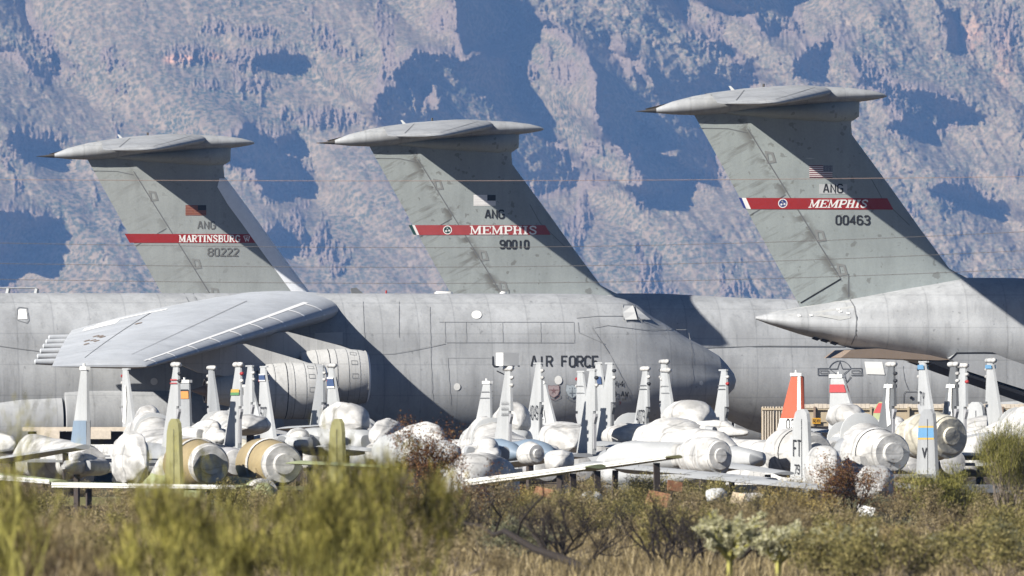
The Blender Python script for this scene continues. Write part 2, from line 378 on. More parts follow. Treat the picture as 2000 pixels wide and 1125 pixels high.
S = {  # slab serif: (points, thickness)
'M': [([(.55,.2),(.55,5.8)],t_*1.1),([(4.15,.2),(4.15,5.8)],T_),([(.6,5.7),(2.2,.9),(3.9,5.7)],t_*1.5),([(-.2,.25),(1.4,.25)],t_),([(3.2,.25),(5.1,.25)],t_),([(-.2,5.75),(1,5.75)],t_),([(3.8,5.75),(5.1,5.75)],t_)],
'E': [([(.9,.2),(.9,5.8)],T_),([(0,.28),(3.9,.28)],t_),([(0,5.72),(3.9,5.72)],t_),([(1,3.05),(2.7,3.05)],t_),([(3.65,.1),(3.65,1.7)],t_),([(3.65,4.3),(3.65,5.9)],t_),([(2.7,2.3),(2.7,3.8)],t_)],
'P': [([(.9,.2),(.9,5.8)],T_),([(0,.28),(2,.28)],t_),([(0,5.72),(2.7,5.72),(3.4,5.2),(3.55,4.2),(3.3,3.2),(2.6,2.75),(1,2.75)],t_*1.5)],
'H': [([(.9,.2),(.9,5.8)],T_),([(3.3,.2),(3.3,5.8)],T_),([(0,.28),(1.8,.28)],t_),([(2.4,.28),(4.2,.28)],t_),([(0,5.72),(1.8,5.72)],t_),([(2.4,5.72),(4.2,5.72)],t_),([(1,3.05),(3.2,3.05)],t_)],
'I': [([(1,.2),(1,5.8)],T_),([(0,.28),(2,.28)],t_),([(0,5.72),(2,5.72)],t_)],
'S': [([(3.3,4.3),(2.9,5.4),(1.8,5.75),(.9,5.4),(.6,4.5),(1.1,3.7),(2.6,2.7),(3.2,1.8),(3.0,.8),(1.9,.25),(.9,.6),(.4,1.8)],t_*1.7)],
'A': [([(.7,.2),(2.1,5.9)],t_),([(2.1,5.9),(3.7,.2)],T_*.9),([(0,.28),(1.4,.28)],t_),([(2.8,.28),(4.5,.28)],t_),([(1.1,2),(3.1,2)],t_)],
'R': [([(.9,.2),(.9,5.8)],T_),([(0,.28),(1.8,.28)],t_),([(0,5.72),(2.7,5.72),(3.3,5.2),(3.4,4.3),(3.1,3.4),(2.5,3),(1,3)],t_*1.5),([(2.1,3),(3.3,.4),(4.2,.4)],t_*1.5)],
'T': [([(2,.2),(2,5.8)],T_),([(1.1,.28),(2.9,.28)],t_),([(0,5.72),(4,5.72)],t_),([(.25,4.4),(.25,5.9)],t_),([(3.75,4.4),(3.75,5.9)],t_)],
'N': [([(.8,.2),(.8,5.8)],t_),([(3.9,.2),(3.9,5.8)],t_),([(.8,5.7),(3.9,.3)],T_),([(0,.28),(1.6,.28)],t_),([(0,5.72),(1.2,5.72)],t_),([(3.1,5.72),(4.7,5.72)],t_)],
'B': [([(.9,.2),(.9,5.8)],T_),([(0,5.72),(2.5,5.72),(3.1,5.2),(3.1,3.7),(2.5,3.1),(1,3.1)],t_*1.4),([(2.5,3.1),(3.4,2.6),(3.4,.9),(2.7,.28),(0,.28)],t_*1.4)],
'U': [([(.9,5.8),(.9,1.6),(1.4,.5),(2.4,.25),(3.3,.6),(3.6,1.6),(3.6,5.8)],t_*1.5),([(0,5.72),(1.8,5.72)],t_),([(2.9,5.72),(4.3,5.72)],t_)],
'G': [([(3.6,4.4),(3.1,5.4),(2,5.75),(.9,5.2),(.5,3),(.9,.8),(2,.25),(3.3,.6),(3.4,2.4)],t_*1.7),([(2.4,2.5),(4.2,2.5)],t_)]}
SW = {'M': 5.3, 'E': 4.4, 'P': 4.1, 'H': 4.7, 'I': 2.5, 'S': 4.1, 'A': 4.4, 'R': 4.5, 'T': 4.4, 'N': 4.9, 'B': 4.0, 'U': 4.6, 'G': 4.6}

class Decal:
    """flat markings laid on a curved skin. conv(px,py)->(a,b) in photo pixels of this aircraft, surf(a,b,off)->xyz"""
    def __init__(self, conv, surf, off=.025): self.conv, self.surf, self.mb, self.k, self.off = conv, surf, MB(), 0, off
    def quad(self, q, nu=1, nv=1):
        """q: four pixel corners bl, br, tr, tl"""
        o = (self.off-.14 if self.off >= .18 else min(self.off, .012))+(.008 if self.off > .08 else .004 if self.off > .044 else 0)+self.k*.0008; self.k = (self.k+1) % 12; b = len(self.mb.v)
        for j in range(nv+1):
            for i in range(nu+1):
                u, v = i/nu, j/nv
                x = (q[0][0]*(1-u)+q[1][0]*u)*(1-v)+(q[3][0]*(1-u)+q[2][0]*u)*v
                y = (q[0][1]*(1-u)+q[1][1]*u)*(1-v)+(q[3][1]*(1-u)+q[2][1]*u)*v
                self.mb.v.append(self.surf(*self.conv(x, y), o))
        for j in range(nv):
            for i in range(nu):
                a = b+j*(nu+1)+i; self.mb.f.append((a, a+1, a+nu+2, a+nu+1))
        return self
    def poly(self, pts):
        o = (self.off-.14 if self.off >= .18 else min(self.off, .012))+(.008 if self.off > .08 else .004 if self.off > .044 else 0)+self.k*.0008; self.k = (self.k+1) % 12; b = len(self.mb.v)
        cx = sum(p[0] for p in pts)/len(pts); cy = sum(p[1] for p in pts)/len(pts)
        self.mb.v.append(self.surf(*self.conv(cx, cy), o))
        for p in pts: self.mb.v.append(self.surf(*self.conv(*p), o))
        n = len(pts)
        for i in range(n): self.mb.f.append((b, b+1+i, b+1+(i+1) % n))
        return self
    def line(self, pts, t, sub=14.):
        """ribbon of thickness t pixels with mitred joins; closed when last == first"""
        P_ = [pts[0]]
        for a, b in zip(pts, pts[1:]):
            n = max(1, int(math.hypot(b[0]-a[0], b[1]-a[1])/sub))
            P_ += [(a[0]+(b[0]-a[0])*i/n, a[1]+(b[1]-a[1])*i/n) for i in range(1, n+1)]
        closed = math.dist(P_[0], P_[-1]) < 1e-6
        if closed: P_ = P_[:-1]
        n = len(P_); o = (self.off-.14 if self.off >= .18 else min(self.off, .012))+(.008 if self.off > .08 else .004 if self.off > .044 else 0)+self.k*.0008; self.k = (self.k+1) % 12; b = len(self.mb.v)
        for i, p in enumerate(P_):
            d0 = (p[0]-P_[i-1][0], p[1]-P_[i-1][1]) if (i or closed) else None
            j = (i+1) % n; d1 = (P_[j][0]-p[0], P_[j][1]-p[1]) if (i < n-1 or closed) else None
            d0 = d0 or d1; d1 = d1 or d0
            l0 = math.hypot(*d0) or 1; l1 = math.hypot(*d1) or 1
            n0 = (-d0[1]/l0, d0[0]/l0); n1 = (-d1[1]/l1, d1[0]/l1)
            m = (n0[0]+n1[0], n0[1]+n1[1]); L = math.hypot(*m) or 1; m = (m[0]/L, m[1]/L)
            k = t/2/max(.45, m[0]*n0[0]+m[1]*n0[1])
            for s in (1, -1): self.mb.v.append(self.surf(*self.conv(p[0]+m[0]*k*s, p[1]+m[1]*k*s), o))
        for i in range(n if closed else n-1):
            a, c = b+2*i, b+2*((i+1) % n); self.mb.f.append((a, a+1, c+1, c))
        return self
    def text(self, s, x0, x1, ytop, ybot, t=None, italic=0.):
        adv = 5.6; n = len(s); W = adv*n-1.6; sx = (x1-x0)/W; sy = (ybot-ytop)/6; t = t or .95*sx
        for i, ch in enumerate(s):
            for pl in G.get(ch, []):
                self.line([(x0+(i*adv+a)*sx+italic*b*sy, ybot-b*sy) for a, b in pl], t, 99)
        return self
    def serif(self, s, x0, x1, ytop, ybot, italic=0.):
        W = sum(SW[c] for c in s)-.3; sx = (x1-x0-italic*(ybot-ytop))/W; sy = (ybot-ytop)/6; cur = x0
        for ch in s:
            for pl, th in S[ch]:
                self.line([(cur+a*sx+italic*b*sy, ybot-b*sy) for a, b in pl], th*min(sx, sy), 99)
            cur += SW[ch]*sx
        return self
    def disc(self, x, y, rx, ry=None, n=20): return self.poly([(x+rx*math.cos(a), y+(ry or rx)*math.sin(a)) for a in [2*math.pi*i/n for i in range(n)]])
    def star(self, x, y, r, rot=-90, rin=.382): return self.poly([(x+r*(1 if i % 2 == 0 else rin)*math.cos(R(rot+36*i)), y+r*(1 if i % 2 == 0 else rin)*math.sin(R(rot+36*i))) for i in range(10)])
    def build(self, name, mat, parent, label=None):
        o = self.mb.build(name, mat, parent)
        if label: o['label'] = label
        return o

YAW = R(10); CY10, SY10 = math.cos(YAW), math.sin(YAW)
# fuselage stations: u aft of the nose, top, bottom, half width
_ST = [(0,5.72,5.55,.08),(.12,6.02,5.2,.42),(.5,6.5,4.8,.92),(.96,6.97,4.47,1.33),(1.8,7.46,4.05,1.8),(2.7,7.92,3.65,2.2),(3.8,8.60,3.25,2.58),(4.48,8.98,2.95,2.8),(5.27,9.58,2.7,2.98),(5.96,9.9,2.5,3.12),(6.9,10.1,2.3,3.25),(7.8,10.18,2.1,3.35),(10,10.2,1.9,3.48),(13,10.2,1.8,3.5),(20,10.2,1.8,3.5),(30,10.2,1.8,3.5),(40,10.2,1.8,3.5),(46,10.2,1.85,3.5),(49,10.22,2.2,3.48),(52,10.3,3.1,3.42),(55,10.45,4.4,3.28),(57,10.55,5.05,3.15),(59.3,10.55,5.7,2.9),(62.5,10.02,6.45,2.3),(65.2,9.5,7.05,1.75),(67.8,9.05,7.75,1.05),(69.3,8.78,8.22,.42),(70,8.62,8.48,.05)]
def _dense():
    us = [s[0] for s in _ST]; out = []
    pts = sorted(set(us+[i*1.0 for i in range(0, 71)]))
    for u in pts:
        # monotone-ish smoothing: average of linear at u and neighbours inside the long body
        out.append((u,)+tuple(interp(u, us, [s[k] for s in _ST]) for k in (1, 2, 3)))
    return out
_DS = _dense(); _DU = [d[0] for d in _DS]
def F(z):
    wv = 6.0+4.2*z; a = 9.61-(wv-7.1)**2; b = 12.25-(wv-5.3)**2
    return math.sqrt(max(0, a, b))/3.5
NR = 40
_PHI = [2*math.pi*(k+.5)/NR for k in range(NR)]
def fus_y(u, z):
    zt, zb, hw = (interp(u, _DU, [d[k] for d in _DS]) for k in (1, 2, 3))
    t = (z-(zt+zb)/2)/((zt-zb)/2); return hw*F(max(-1, min(1, t)))
def fus_surf(a, b, off):
    """a = -u, b = z on the starboard side"""
    y = fus_y(-a, b); e = .12
    dz = (fus_y(-a, b+e)-fus_y(-a, b-e))/(2*e); dx = (fus_y(-(a+e), b)-fus_y(-(a-e), b))/(2*e)
    dz = max(-4, min(4, dz)); n = Vector((-dx, -1, -dz)).normalized(); n = Vector((dx*-1, -1, -dz)).normalized()
    return (a+n.x*off*1.5, -y+n.y*off*1.5, b+n.z*off*1.5)
# vertical fin
FZ = [9.0, 10.2, 10.6, 11.0, 13, 15, 17.6, 18.2, 19.2]
FLE = [-57.5, -58.6, -59.5, -60.25, -61.75, -63.2, -65.15, -65.2, -64.75]
def fin_le(z): return interp(z, FZ, FLE)
def fin_te(z): return -67.8-(z-9.16)*(5.3/9.44)
def fin_y(x, z):
    le, te = fin_le(z), fin_te(z); ch = le-te; c = max(0, min(1, (le-x)/ch)); return max(.01, ch*naca(c, .085))
def fin_surf(a, b, off): return (a, -fin_y(a, b)-off, b)
HA = (-70.51, 17.94); HB = (-65.76, 10.47)          # rudder hinge line
hb = (HA[0]-HB[0])/(HA[1]-HB[1]); ha = HA[0]-hb*HA[1]
M_FINS = {'a': paint('fin_paint_stained', (.285, .315, .31), None, .12, (ha, hb), 1.0), 'b': paint('fin_paint_heavily_stained', (.28, .305, .30), None, .14, (ha, hb), 1.25), 'c': paint('fin_paint_cleaner', (.29, .31, .305), None, .12, (ha, hb), .45)}
def wing_pt(v, c, top=True, off=0.):
    """wing skin point, v = distance from centreline, c = chord fraction"""
    k = (v-3.2)/30.8; xle = -22-(v-3.2)*.479; ch = 13.8+(4.9-13.8)*k; th = .125-.03*k
    zle = 9.15-(v-3.2)*.0945; twist = -.068+.055*k
    y = ch*naca(c, th); camber = .02*ch*math.sin(math.pi*min(1, c))
    return (xle-c*ch, -v, zle+twist*c*ch+camber+(y+off if top else -y-off))

class Cal:
    def __init__(self, s, xref, uref):
        self.s, self.xref, self.uref = s, xref, uref
        self.loc = Vector(((xref-1000)/s, FPX/s+CY, 0))+uref*Vector((CY10, SY10, 0))
    def z(self, py): return ZC+(HOR-py)/self.s
    def fin(self, px, py): return (px-self.xref)/(self.s*CY10)-self.uref, self.z(py)
    def fus(self, px, py):
        z = self.z(py); a = (px-self.xref)/(self.s*CY10)-self.uref
        for _ in range(14): a = .4*a+.6*((px-self.xref)/(self.s*CY10)-self.uref-fus_y(-a, z)*SY10/CY10)
        return a, z

def cargo_plane(cal, label, finmat, full):
    root = empty('cargo_plane', cal.loc, YAW, label, 'aircraft', 'large grey cargo planes parked in the desert')
    fu = MB(); rings = []
    for u, zt, zb, hw in _DS:
        m, H = (zt+zb)/2, (zt-zb)/2
        rings.append([(-u, hw*F(math.cos(p))*(1 if math.sin(p) > 0 else -1), m+H*math.cos(p)) for p in _PHI])
    fu.rings(rings)
    fus = fu.build('fuselage', M_BODY, root, auto=28)
    fm = MB(); secs = []
    for z in [9.0, 9.6, 10.2, 10.6, 11, 12, 13, 14, 15, 16, 17, 17.6, 18.2, 18.8, 19.2]:
        le, te = fin_le(z), fin_te(z); ch = le-te
        up = [(le-c*ch, ch*naca(c, .085), z) for c in CST]; dn = [(le-c*ch, -ch*naca(c, .085), z) for c in reversed(CST[1:-1])]
        secs.append(up+dn)
    fm.rings(secs); fin = fm.build('tail_fin', finmat, root, auto=35)
    # bullet fairing on top of the fin
    BS = [(75.0,18.9,18.66,.12),(74.2,19.22,18.58,.38),(73.1,19.5,18.55,.6),(71.9,19.7,18.6,.78),(70.6,19.88,18.72,.9),(69.4,19.96,18.85,.95),(68,20,18.95,.95),(66.8,20,19.05,.9),(65.2,19.93,19.18,.72),(64.2,19.81,19.31,.48),(63.6,19.66,19.42,.24),(63.4,19.56,19.5,.06)]
    bm_ = MB(); bm_.rings([[(-u, hw*math.sin(p), (zt+zb)/2+(zt-zb)/2*math.cos(p)) for p in _PHI[::2]] for u, zt, zb, hw in BS])
    bu = bm_.build('bullet_fairing', M_BODY, root, auto=50)
    tc = MB(); tc.rings([[(-75.0, .12*math.sin(p), 18.78+.12*math.cos(p)) for p in _PHI[::4]], [(-75.6, .08*math.sin(p), 18.74+.05*math.cos(p)) for p in _PHI[::4]], [(-76.04, .01*math.sin(p), 18.74+.01*math.cos(p)) for p in _PHI[::4]]])
    tc.build('tail_cone_tip', M_DARKTIP, bu)
    an = MB(); an.prism([(-71.2,19.75),(-71.0,19.75),(-71.25,20.0),(-71.35,20.0)], -.03, .03); an.build('blade_antenna', M_WHITE, bu)
    an = MB(); an.tube([(-69.6, 0, 19.9), (-69.6, 0, 20.12)], .06, 6); an.build('beacon', M_DARKTIP, bu)
    # fairing bulge between bullet and fin
    fb = MB(); fb.rings([[(-u, hw*math.sin(p), zc+hh*math.cos(p)) for p in _PHI[::2]] for u, zc, hh, hw in [(64.8,19.0,.5,.1),(65.1,18.95,.65,.42),(66,18.8,.62,.7),(67.5,18.75,.5,.8),(69.5,18.75,.35,.7),(71.5,18.75,.15,.4)]])
    fb.build('fin_top_fairing', finmat, fin, auto=50)
    # tailplane, both sides
    for sg in (-1, 1):
        st = MB(); ss = []
        for v, xle, ch, z, th in [(.4,-66.15,6.3,19.72,.11),(.9,-66.4,6.0,19.68,.11),(5.5,-68.5,4.6,19.36,.105),(9.9,-70.5,3.25,19.06,.10),(10.35,-70.95,2.7,19.02,.07),(10.5,-71.4,2.1,19.0,.03)]:
            tw = -.015
            up = [(xle-c*ch, sg*v, z+tw*c*ch+ch*naca(c, th)) for c in CST]; dn = [(xle-c*ch, sg*v, z+tw*c*ch-ch*naca(c, th)) for c in reversed(CST[1:-1])]
            ss.append(up+dn)
        st.rings(ss); tp = st.build('tailplane', M_BODY, root, auto=35)
        if sg < 0:
            def tsurf(v, c, o):
                k = (v-.9)/9.; xle = -66.4-4.1*k; ch = 6.0+(3.25-6.0)*k; z = 19.68-.62*k
                return (xle-c*ch, -v, z-.015*c*ch+ch*naca(c, .105)+o)
            d = Decal(lambda a, b: (a, b), tsurf, .03)
            d.line([(1.2,.72),(9.6,.72)], .012, .5); d.line([(5.6,.72),(5.9,.98)], .06, .1); d.line([(1.2,.12),(9.8,.12)], .008, .5)
            d.build('elevator_joint', M_LINE, tp)
    # wings
    for sg in (1, -1):
        wg = MB(); ss = []
        for v in [0, 3.2, 6, 9, 12, 15, 18, 21, 24, 27, 30, 32.5, 33.6, 34.0]:
            sh = 1 if v < 33 else (.8 if v < 33.8 else .25)
            ring = []
            for c in CST: p = wing_pt(v, c); ring.append((p[0], -p[1] if sg < 0 else p[1], p[2]))
            for c in reversed(CST[1:-1]): p = wing_pt(v, c, False); ring.append((p[0], -p[1] if sg < 0 else p[1], p[2]))
            if sh < 1:
                cz = sum(p[2] for p in ring)/len(ring); ring = [(p[0], p[1], cz+(p[2]-cz)*sh) for p in ring]
            ss.append(ring)
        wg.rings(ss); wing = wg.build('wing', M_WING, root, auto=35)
        near = sg > 0
        fl = MB()
        for v in (5.2, 9.5, 13.8, 18.0, 22.2, 26.2):
            te = wing_pt(v, 1.0); y = -v*sg; m_ = []
            for dx, dz, r in [(2.6,-.15,.04),(2.0,-.22,.13),(.8,-.30,.19),(-.2,-.28,.18),(-1.1,-.27,.14),(-1.15,-.26,.05)]:
                m_.append([(te[0]+dx, y+r*math.sin(p)*.8, te[2]+dz+r*math.cos(p)) for p in _PHI[::4]])
            ft = MB(); ft.rings(m_); ft.build('flap_track_fairing', M_WING, wing, auto=50)
        if near and full:
            ws = lambda v, c, o: wing_pt(v, c, True, o)
            d = Decal(lambda a, b: (a, b), ws, .03)
            d.line([(4.0,.085),(33.0,.085)], .02, .6)
            for v in (4.6, 7.6, 11.2, 14.6, 18.2, 21.8, 25.6, 29.2, 32.4):
                d.line([(v,.0),(v,.012),(v,.03),(v,.05),(v,.085)], .26, .01)
            d.build('slat_seal_tape', M_PALE, wing)
            d = Decal(lambda a, b: (a, b), ws, .028)
            d.line([(5,.68),(31,.72)], .006, .6)
            for v in (9.0, 13.2, 17.6, 22, 26.6): d.line([(v,.68),(v,.99)], .05, .06)
            d.line([(5,.30),(31,.30)], .004, .6)
            d.build('wing_panel_joint', M_LINE, wing)
            d = Decal(lambda a, b: (a, b), ws, .03)
            for v, c in [(17,.8),(18,.78),(19.2,.82),(20.3,.79),(16.2,.83),(21.2,.84),(12.3,.66),(18.6,.86)]: d.poly([(v-.45,c-.012),(v+.1,c-.02),(v+.5,c+.005),(v+.1,c+.018),(v-.4,c+.01)])
            d.build('peeling_patch', M_BELLY, wing)
            # lowered inboard spoiler and flap panels, paler
            d = Decal(lambda a, b: (a, b), ws, .03); d.quad([(5.4,.80),(8.2,.80),(8.2,.94),(5.4,.94)], 4, 3); d.quad([(4.2,.62),(5.0,.62),(5.0,.9),(4.2,.9)], 2, 4)
            d.build('spoiler_panel', M_PALE, wing)
        # engines
        for v, xi, zc in ((12., -21.7, 5.78), (19., -25.1, 5.05)):
            c = (xi, -v*sg, zc)
            en = MB()
            en.lathe([(-1.2,1.02),(-.35,1.12),(-.12,1.18),(0,1.26),(-.06,1.33),(-.35,1.40),(-1.1,1.455),(-2.0,1.46),(-2.9,1.40),(-3.5,1.30),(-3.55,1.22),(-3.3,1.18)], c, 'x', 40, (False, False))
            nac = en.build('engine_nacelle', M_NAC, root, auto=35)
            co = MB(); co.lathe([(-3.2,.98),(-4.0,.95),(-5.0,.80),(-5.9,.62),(-5.95,.52),(-5.4,.5)], c, 'x', 28, (False, False)); co.build('core_cowl', M_NAC, nac, auto=40)
            pl = MB(); pl.lathe([(-5.5,.48),(-6.2,.3),(-6.9,.05)], c, 'x', 20); pl.build('exhaust_plug', M_METAL, nac, auto=40)
            ri = MB(); ri.lathe([(-5.85,.66),(-6.25,.62),(-6.25,.54),(-5.85,.56),(-5.85,.66)], c, 'x', 28, (False, False)); ri.build('exhaust_ring', M_METAL, nac, auto=40)
            fd = MB(); fd.lathe([(-1.2,.02),(-1.21,1.05)], c, 'x', 32, (True, True)); fd.build('intake_fan', M_HOLE, nac)
            lp = MB(); lp.lathe([(-.1,1.375),(.012,1.26),(-.1,1.16)], (c[0]+.012, c[1], c[2]), 'x', 40, (False, False)); lp.build('intake_lip', M_PALE, nac, auto=60)
            if near and full:
                def ns(a, b, o, c=c):
                    r = interp(-a, [0, .35, 1.1, 2, 2.9, 3.5], [1.26, 1.4, 1.455, 1.46, 1.4, 1.3])+o
                    return (c[0]+a, c[1]-r*math.sin(b), c[2]+r*math.cos(b))
                dd = Decal(lambda a, b: (a, b), ns, .02)
                for a in (-.55, -1.15, -1.75, -2.75): dd.line([(a, .1), (a, 3.0)], .022, .15)
                for b in (.5, .95, 1.45):
                    dd.line([(-.68,b),(-1.0,b),(-1.0,b+.16),(-.68,b+.16),(-.68,b)], .014, .1)
                dd.build('cowl_panel_joint', M_LINE, nac)
                dd = Decal(lambda a, b: (a, b), ns, .02); dd.line([(-2.1, .1), (-2.12, 1.2), (-2.1, 3.0)], .04, .15); dd.build('cowl_gap', M_HOLE, nac)
            # pylon from the cowl up and back into the wing
            le = wing_pt(v, .0); q = []
            top = [(le[0]+.35, le[2]-.2), (le[0]-2.8, wing_pt(v, .25, False)[2]+.1), (le[0]-5.2, wing_pt(v, .5, False)[2]+.1)]
            pts = [(c[0]-.7, zc+1.38), (c[0]-1.4, zc+1.62)]+top+[(c[0]-6.6, zc+.95), (c[0]-4.8, zc+.70), (c[0]-3.0, zc+1.15)]
            py = MB(); py.prism(pts, -v*sg-.22, -v*sg+.22); py.build('engine_pylon', M_NAC, root)
    # main gear pods with wheels
    for sg in (-1, 1):
        sp = MB(); rr = []
        for u, zt, zb, ho in [(24.2,4.6,3.2,.05),(25,5.0,2.3,.6),(26.5,5.25,1.75,1.1),(28.4,5.35,1.6,1.35),(32,5.38,1.55,1.4),(35.2,5.36,1.55,1.4),(36.2,5.28,1.6,1.38)]:
            rr.append([(-u, sg*(2.6+ho*max(0, math.sin(p))*1.25+.0 if math.sin(p) > 0 else 2.6), (zt+zb)/2+(zt-zb)/2*math.cos(p)) for p in _PHI[::2]])
        sp.rings(rr); pod = sp.build('landing_gear_pod', M_BODY, root, auto=40)
        s2 = MB(); rr = []
        for u, zt, zb, ho in [(36.35,5.0,1.75,1.2),(38.5,4.9,1.8,1.15),(41,4.6,2.0,.9),(43.5,4.1,2.3,.5),(45,3.6,2.6,.05)]:
            rr.append([(-u, sg*(2.6+ho*max(0, math.sin(p))*1.25), (zt+zb)/2+(zt-zb)/2*math.cos(p)) for p in _PHI[::2]])
        s2.rings(rr); s2.build('rear_gear_fairing', M_BODY, root, auto=40)
        for u in (27.5, 30, 33, 35.3):
            wl = MB()
            for dv in (.25, .95): wl.lathe([(0,.3),(0,.55),(.08,.62),(.34,.62),(.42,.55),(.42,.3)], (0, 0, 0), 'x', 20)
            wl = MB()
            for yv in (2.4, 3.1, 3.8):
                rg = []
                for a, r in [(0,.25),(.02,.55),(.1,.62),(.36,.62),(.44,.55),(.46,.25)]:
                    rg.append([(-u+r*math.cos(t), sg*(yv+a), .62+r*math.sin(t)) for t in [2*math.pi*k/18 for k in range(18)]])
                wl.rings(rg)
            wl.tube([(-u, sg*3.2, .62), (-u, sg*3.0, 2.2)], .14)
            wl.build('wheel', M_TYRE, pod, auto=40)
    return root, fus, fin

def fin_marks(cal, fin, X):
    """marks given in the pixel positions they have on the nearest aircraft's fin; X maps them to this one"""
    f = lambda x, y: (x, y)
    D = lambda off=.03: Decal(cal.fin, fin_surf, off)
    d = D(); d.line([X(1458,252), X(1640,545)], 1.8*cal.s/39.5, 10); d.build('rudder_hinge_line', M_LINE, fin)
    d = D(); d.line([X(1640,545), X(1563,592)], 2.6*cal.s/39.5, 10); d.build('rudder_lower_gap', M_HOLE, fin)
    for pts in ([X(1463,421), X(1532,381)], [X(1365,251), X(1420,252), X(1458,260)], [X(1700,350), X(1722,390), X(1775,440)], [X(1655,535), X(1655,580)]):
        D().line(pts, 1.3*cal.s/39.5, 10).build('fin_panel_joint', M_LINE, fin)
    # repaired rectangles beside the hinge
    for (x, y) in ((1500,308), (1598,461), (1640,527)):
        a = 8
        D(.024).line([X(x-a+2,y-a-2), X(x+a-2,y-a), X(x+a+3,y+a), X(x-a+6,y+a+2), X(x-a+2,y-a-2)], 4.5*cal.s/39.5, 30).build('sealant_patch', M_DULL, fin)
def ident(s, x, s0=39.5, x0=1732):
    k = s/s0
    return lambda px, py: (x+(px-x0)*k, HOR-(HOR-py)*k)
def flag(cal, fin, x0, y0, x1, y1, kind):
    D = lambda o: Decal(cal.fin, fin_surf, o); w, h = x1-x0, y1-y0
    us = empty('flag', (0, 0, 0)); bpy.data.objects.remove(us)
    if kind == 'red':
        D(.03).quad([(x0,y1),(x1,y1),(x1,y0),(x0,y0)], 2, 1).build('flag_field', flat('faded_red_flag', (.20,.05,.035), .6, .2, 20), fin)
        d = D(.045)
        for i in range(6): y = y0+h*(2*i+1.5)/13; d.quad([(x0,y+h/26),(x1,y+h/26),(x1,y-h/26),(x0,y-h/26)], 2, 1)
        d.build('flag_stripe', flat('faded_flag_stripe', (.27,.13,.09), .6), fin)
        D(.10).quad([(x0+w*.6,y0+h*.5),(x1,y0+h*.5),(x1,y0),(x0+w*.6,y0)], 1, 1).build('flag_canton', flat('dark_canton', (.03,.03,.035), .6), fin)
    elif kind == 'white':
        D(.03).quad([(x0,y1),(x1,y1),(x1,y0),(x0,y0)], 2, 1).build('flag_field', M_TXT, fin)
        d = D(.045)
        for i in range(6): y = y0+h*(2*i+1.5)/13; d.quad([(x0,y+h/60),(x1,y+h/60),(x1,y-h/60),(x0,y-h/60)], 2, 1)
        d.build('flag_stripe', flat('ghost_stripe', (.60,.59,.58), .6), fin)
        D(.10).quad([(x0+w*.62,y0+h*.54),(x1,y0+h*.54),(x1,y0),(x0+w*.62,y0)], 1, 1).build('flag_canton', M_BLACK, fin)
    else:
        D(.03).quad([(x0,y1),(x1,y1),(x1,y0),(x0,y0)], 2, 1).build('flag_field', M_TXT, fin)
        d = D(.045)
        for i in range(7): y = y0+h*(2*i+.5)/13; d.quad([(x0,y+h/26),(x1,y+h/26),(x1,y-h/26),(x0,y-h/26)], 2, 1)
        d.build('flag_stripe', flat('maroon_stripe', (.17,.04,.05), .6), fin)
        D(.10).quad([(x0+w*.6,y0+h*.54),(x1,y0+h*.54),(x1,y0),(x0+w*.6,y0)], 1, 1).build('flag_canton', flat('slate_canton', (.11,.12,.15), .6), fin)
        d = D(.11)
        for r in range(5):
            for q in range(6): d.poly([(x0+w*(.63+.065*q)+dx*.5, y0+h*(.05+.1*r)+dy*.5) for dx, dy in ((-1,0),(0,-1),(1,0),(0,1))])
        d.build('flag_star', M_TXT, fin)
def seal(cal, fin, x, y, r, col):
    D = lambda o: Decal(cal.fin, fin_surf, o)
    D(.09).disc(x, y, r).build('state_seal', M_TXT, fin)
    D(.10).disc(x, y, r*.82).build('state_seal', col, fin)
    d = D(.11)
    for a in (-100, 20, 140): d.star(x+r*.4*math.cos(R(a)), y+r*.4*math.sin(R(a)), r*.36, a)
    d.build('state_seal_star', M_TXT, fin)

# nearest, on the right
cr = Cal(39.5, 1732, 63.4)
pr, fusr, finr = cargo_plane(cr, 'nearest grey cargo plane, tail marked 00463 under a red Memphis band', M_FINS['a'], False)
fin_marks(cr, finr, lambda x, y: (x, y))
D = lambda o=.05: Decal(cr.fin, fin_surf, o)
D(.05).quad([(1466,409),(1743,409.5),(1731,387.5),(1456,387)], 30, 1).build('fin_band', M_RED, finr)
D(.05).quad([(1457,408),(1466,409),(1456,387),(1448,387)], 2, 1).build('band_white_slash', M_TXT, finr)
D(.05).quad([(1452,407),(1457,408),(1448,387),(1442,386.5)], 2, 1).build('band_blue_slash', M_BLUE, finr)
seal(cr, finr, 1527, 397.5, 9, M_BLUE)
D(.09).serif('MEMPHIS', 1577, 1695, 390.5, 406, .33).build('base_name', M_TXT, finr)
D(.03).quad([(1597,379),(1652,379),(1652,360),(1597,360)], 3, 1).build('paint_patch', M_PATCH, finr)
D(.05).text('ANG', 1606, 1643, 360.5, 376.5, 2.8).build('service_letters', M_BLACK, finr)
D(.05).text('00463', 1630, 1695, 422, 438.5, 3.0).build('serial_number', M_BLACK, finr)
D(.05).poly([(1569,309.5),(1579,308.5),(1589,310),(1579,311.5)]).build('vent_mark', M_PATCH, finr)
flag(cr, finr, 1578, 323.5, 1623, 347, 'us')
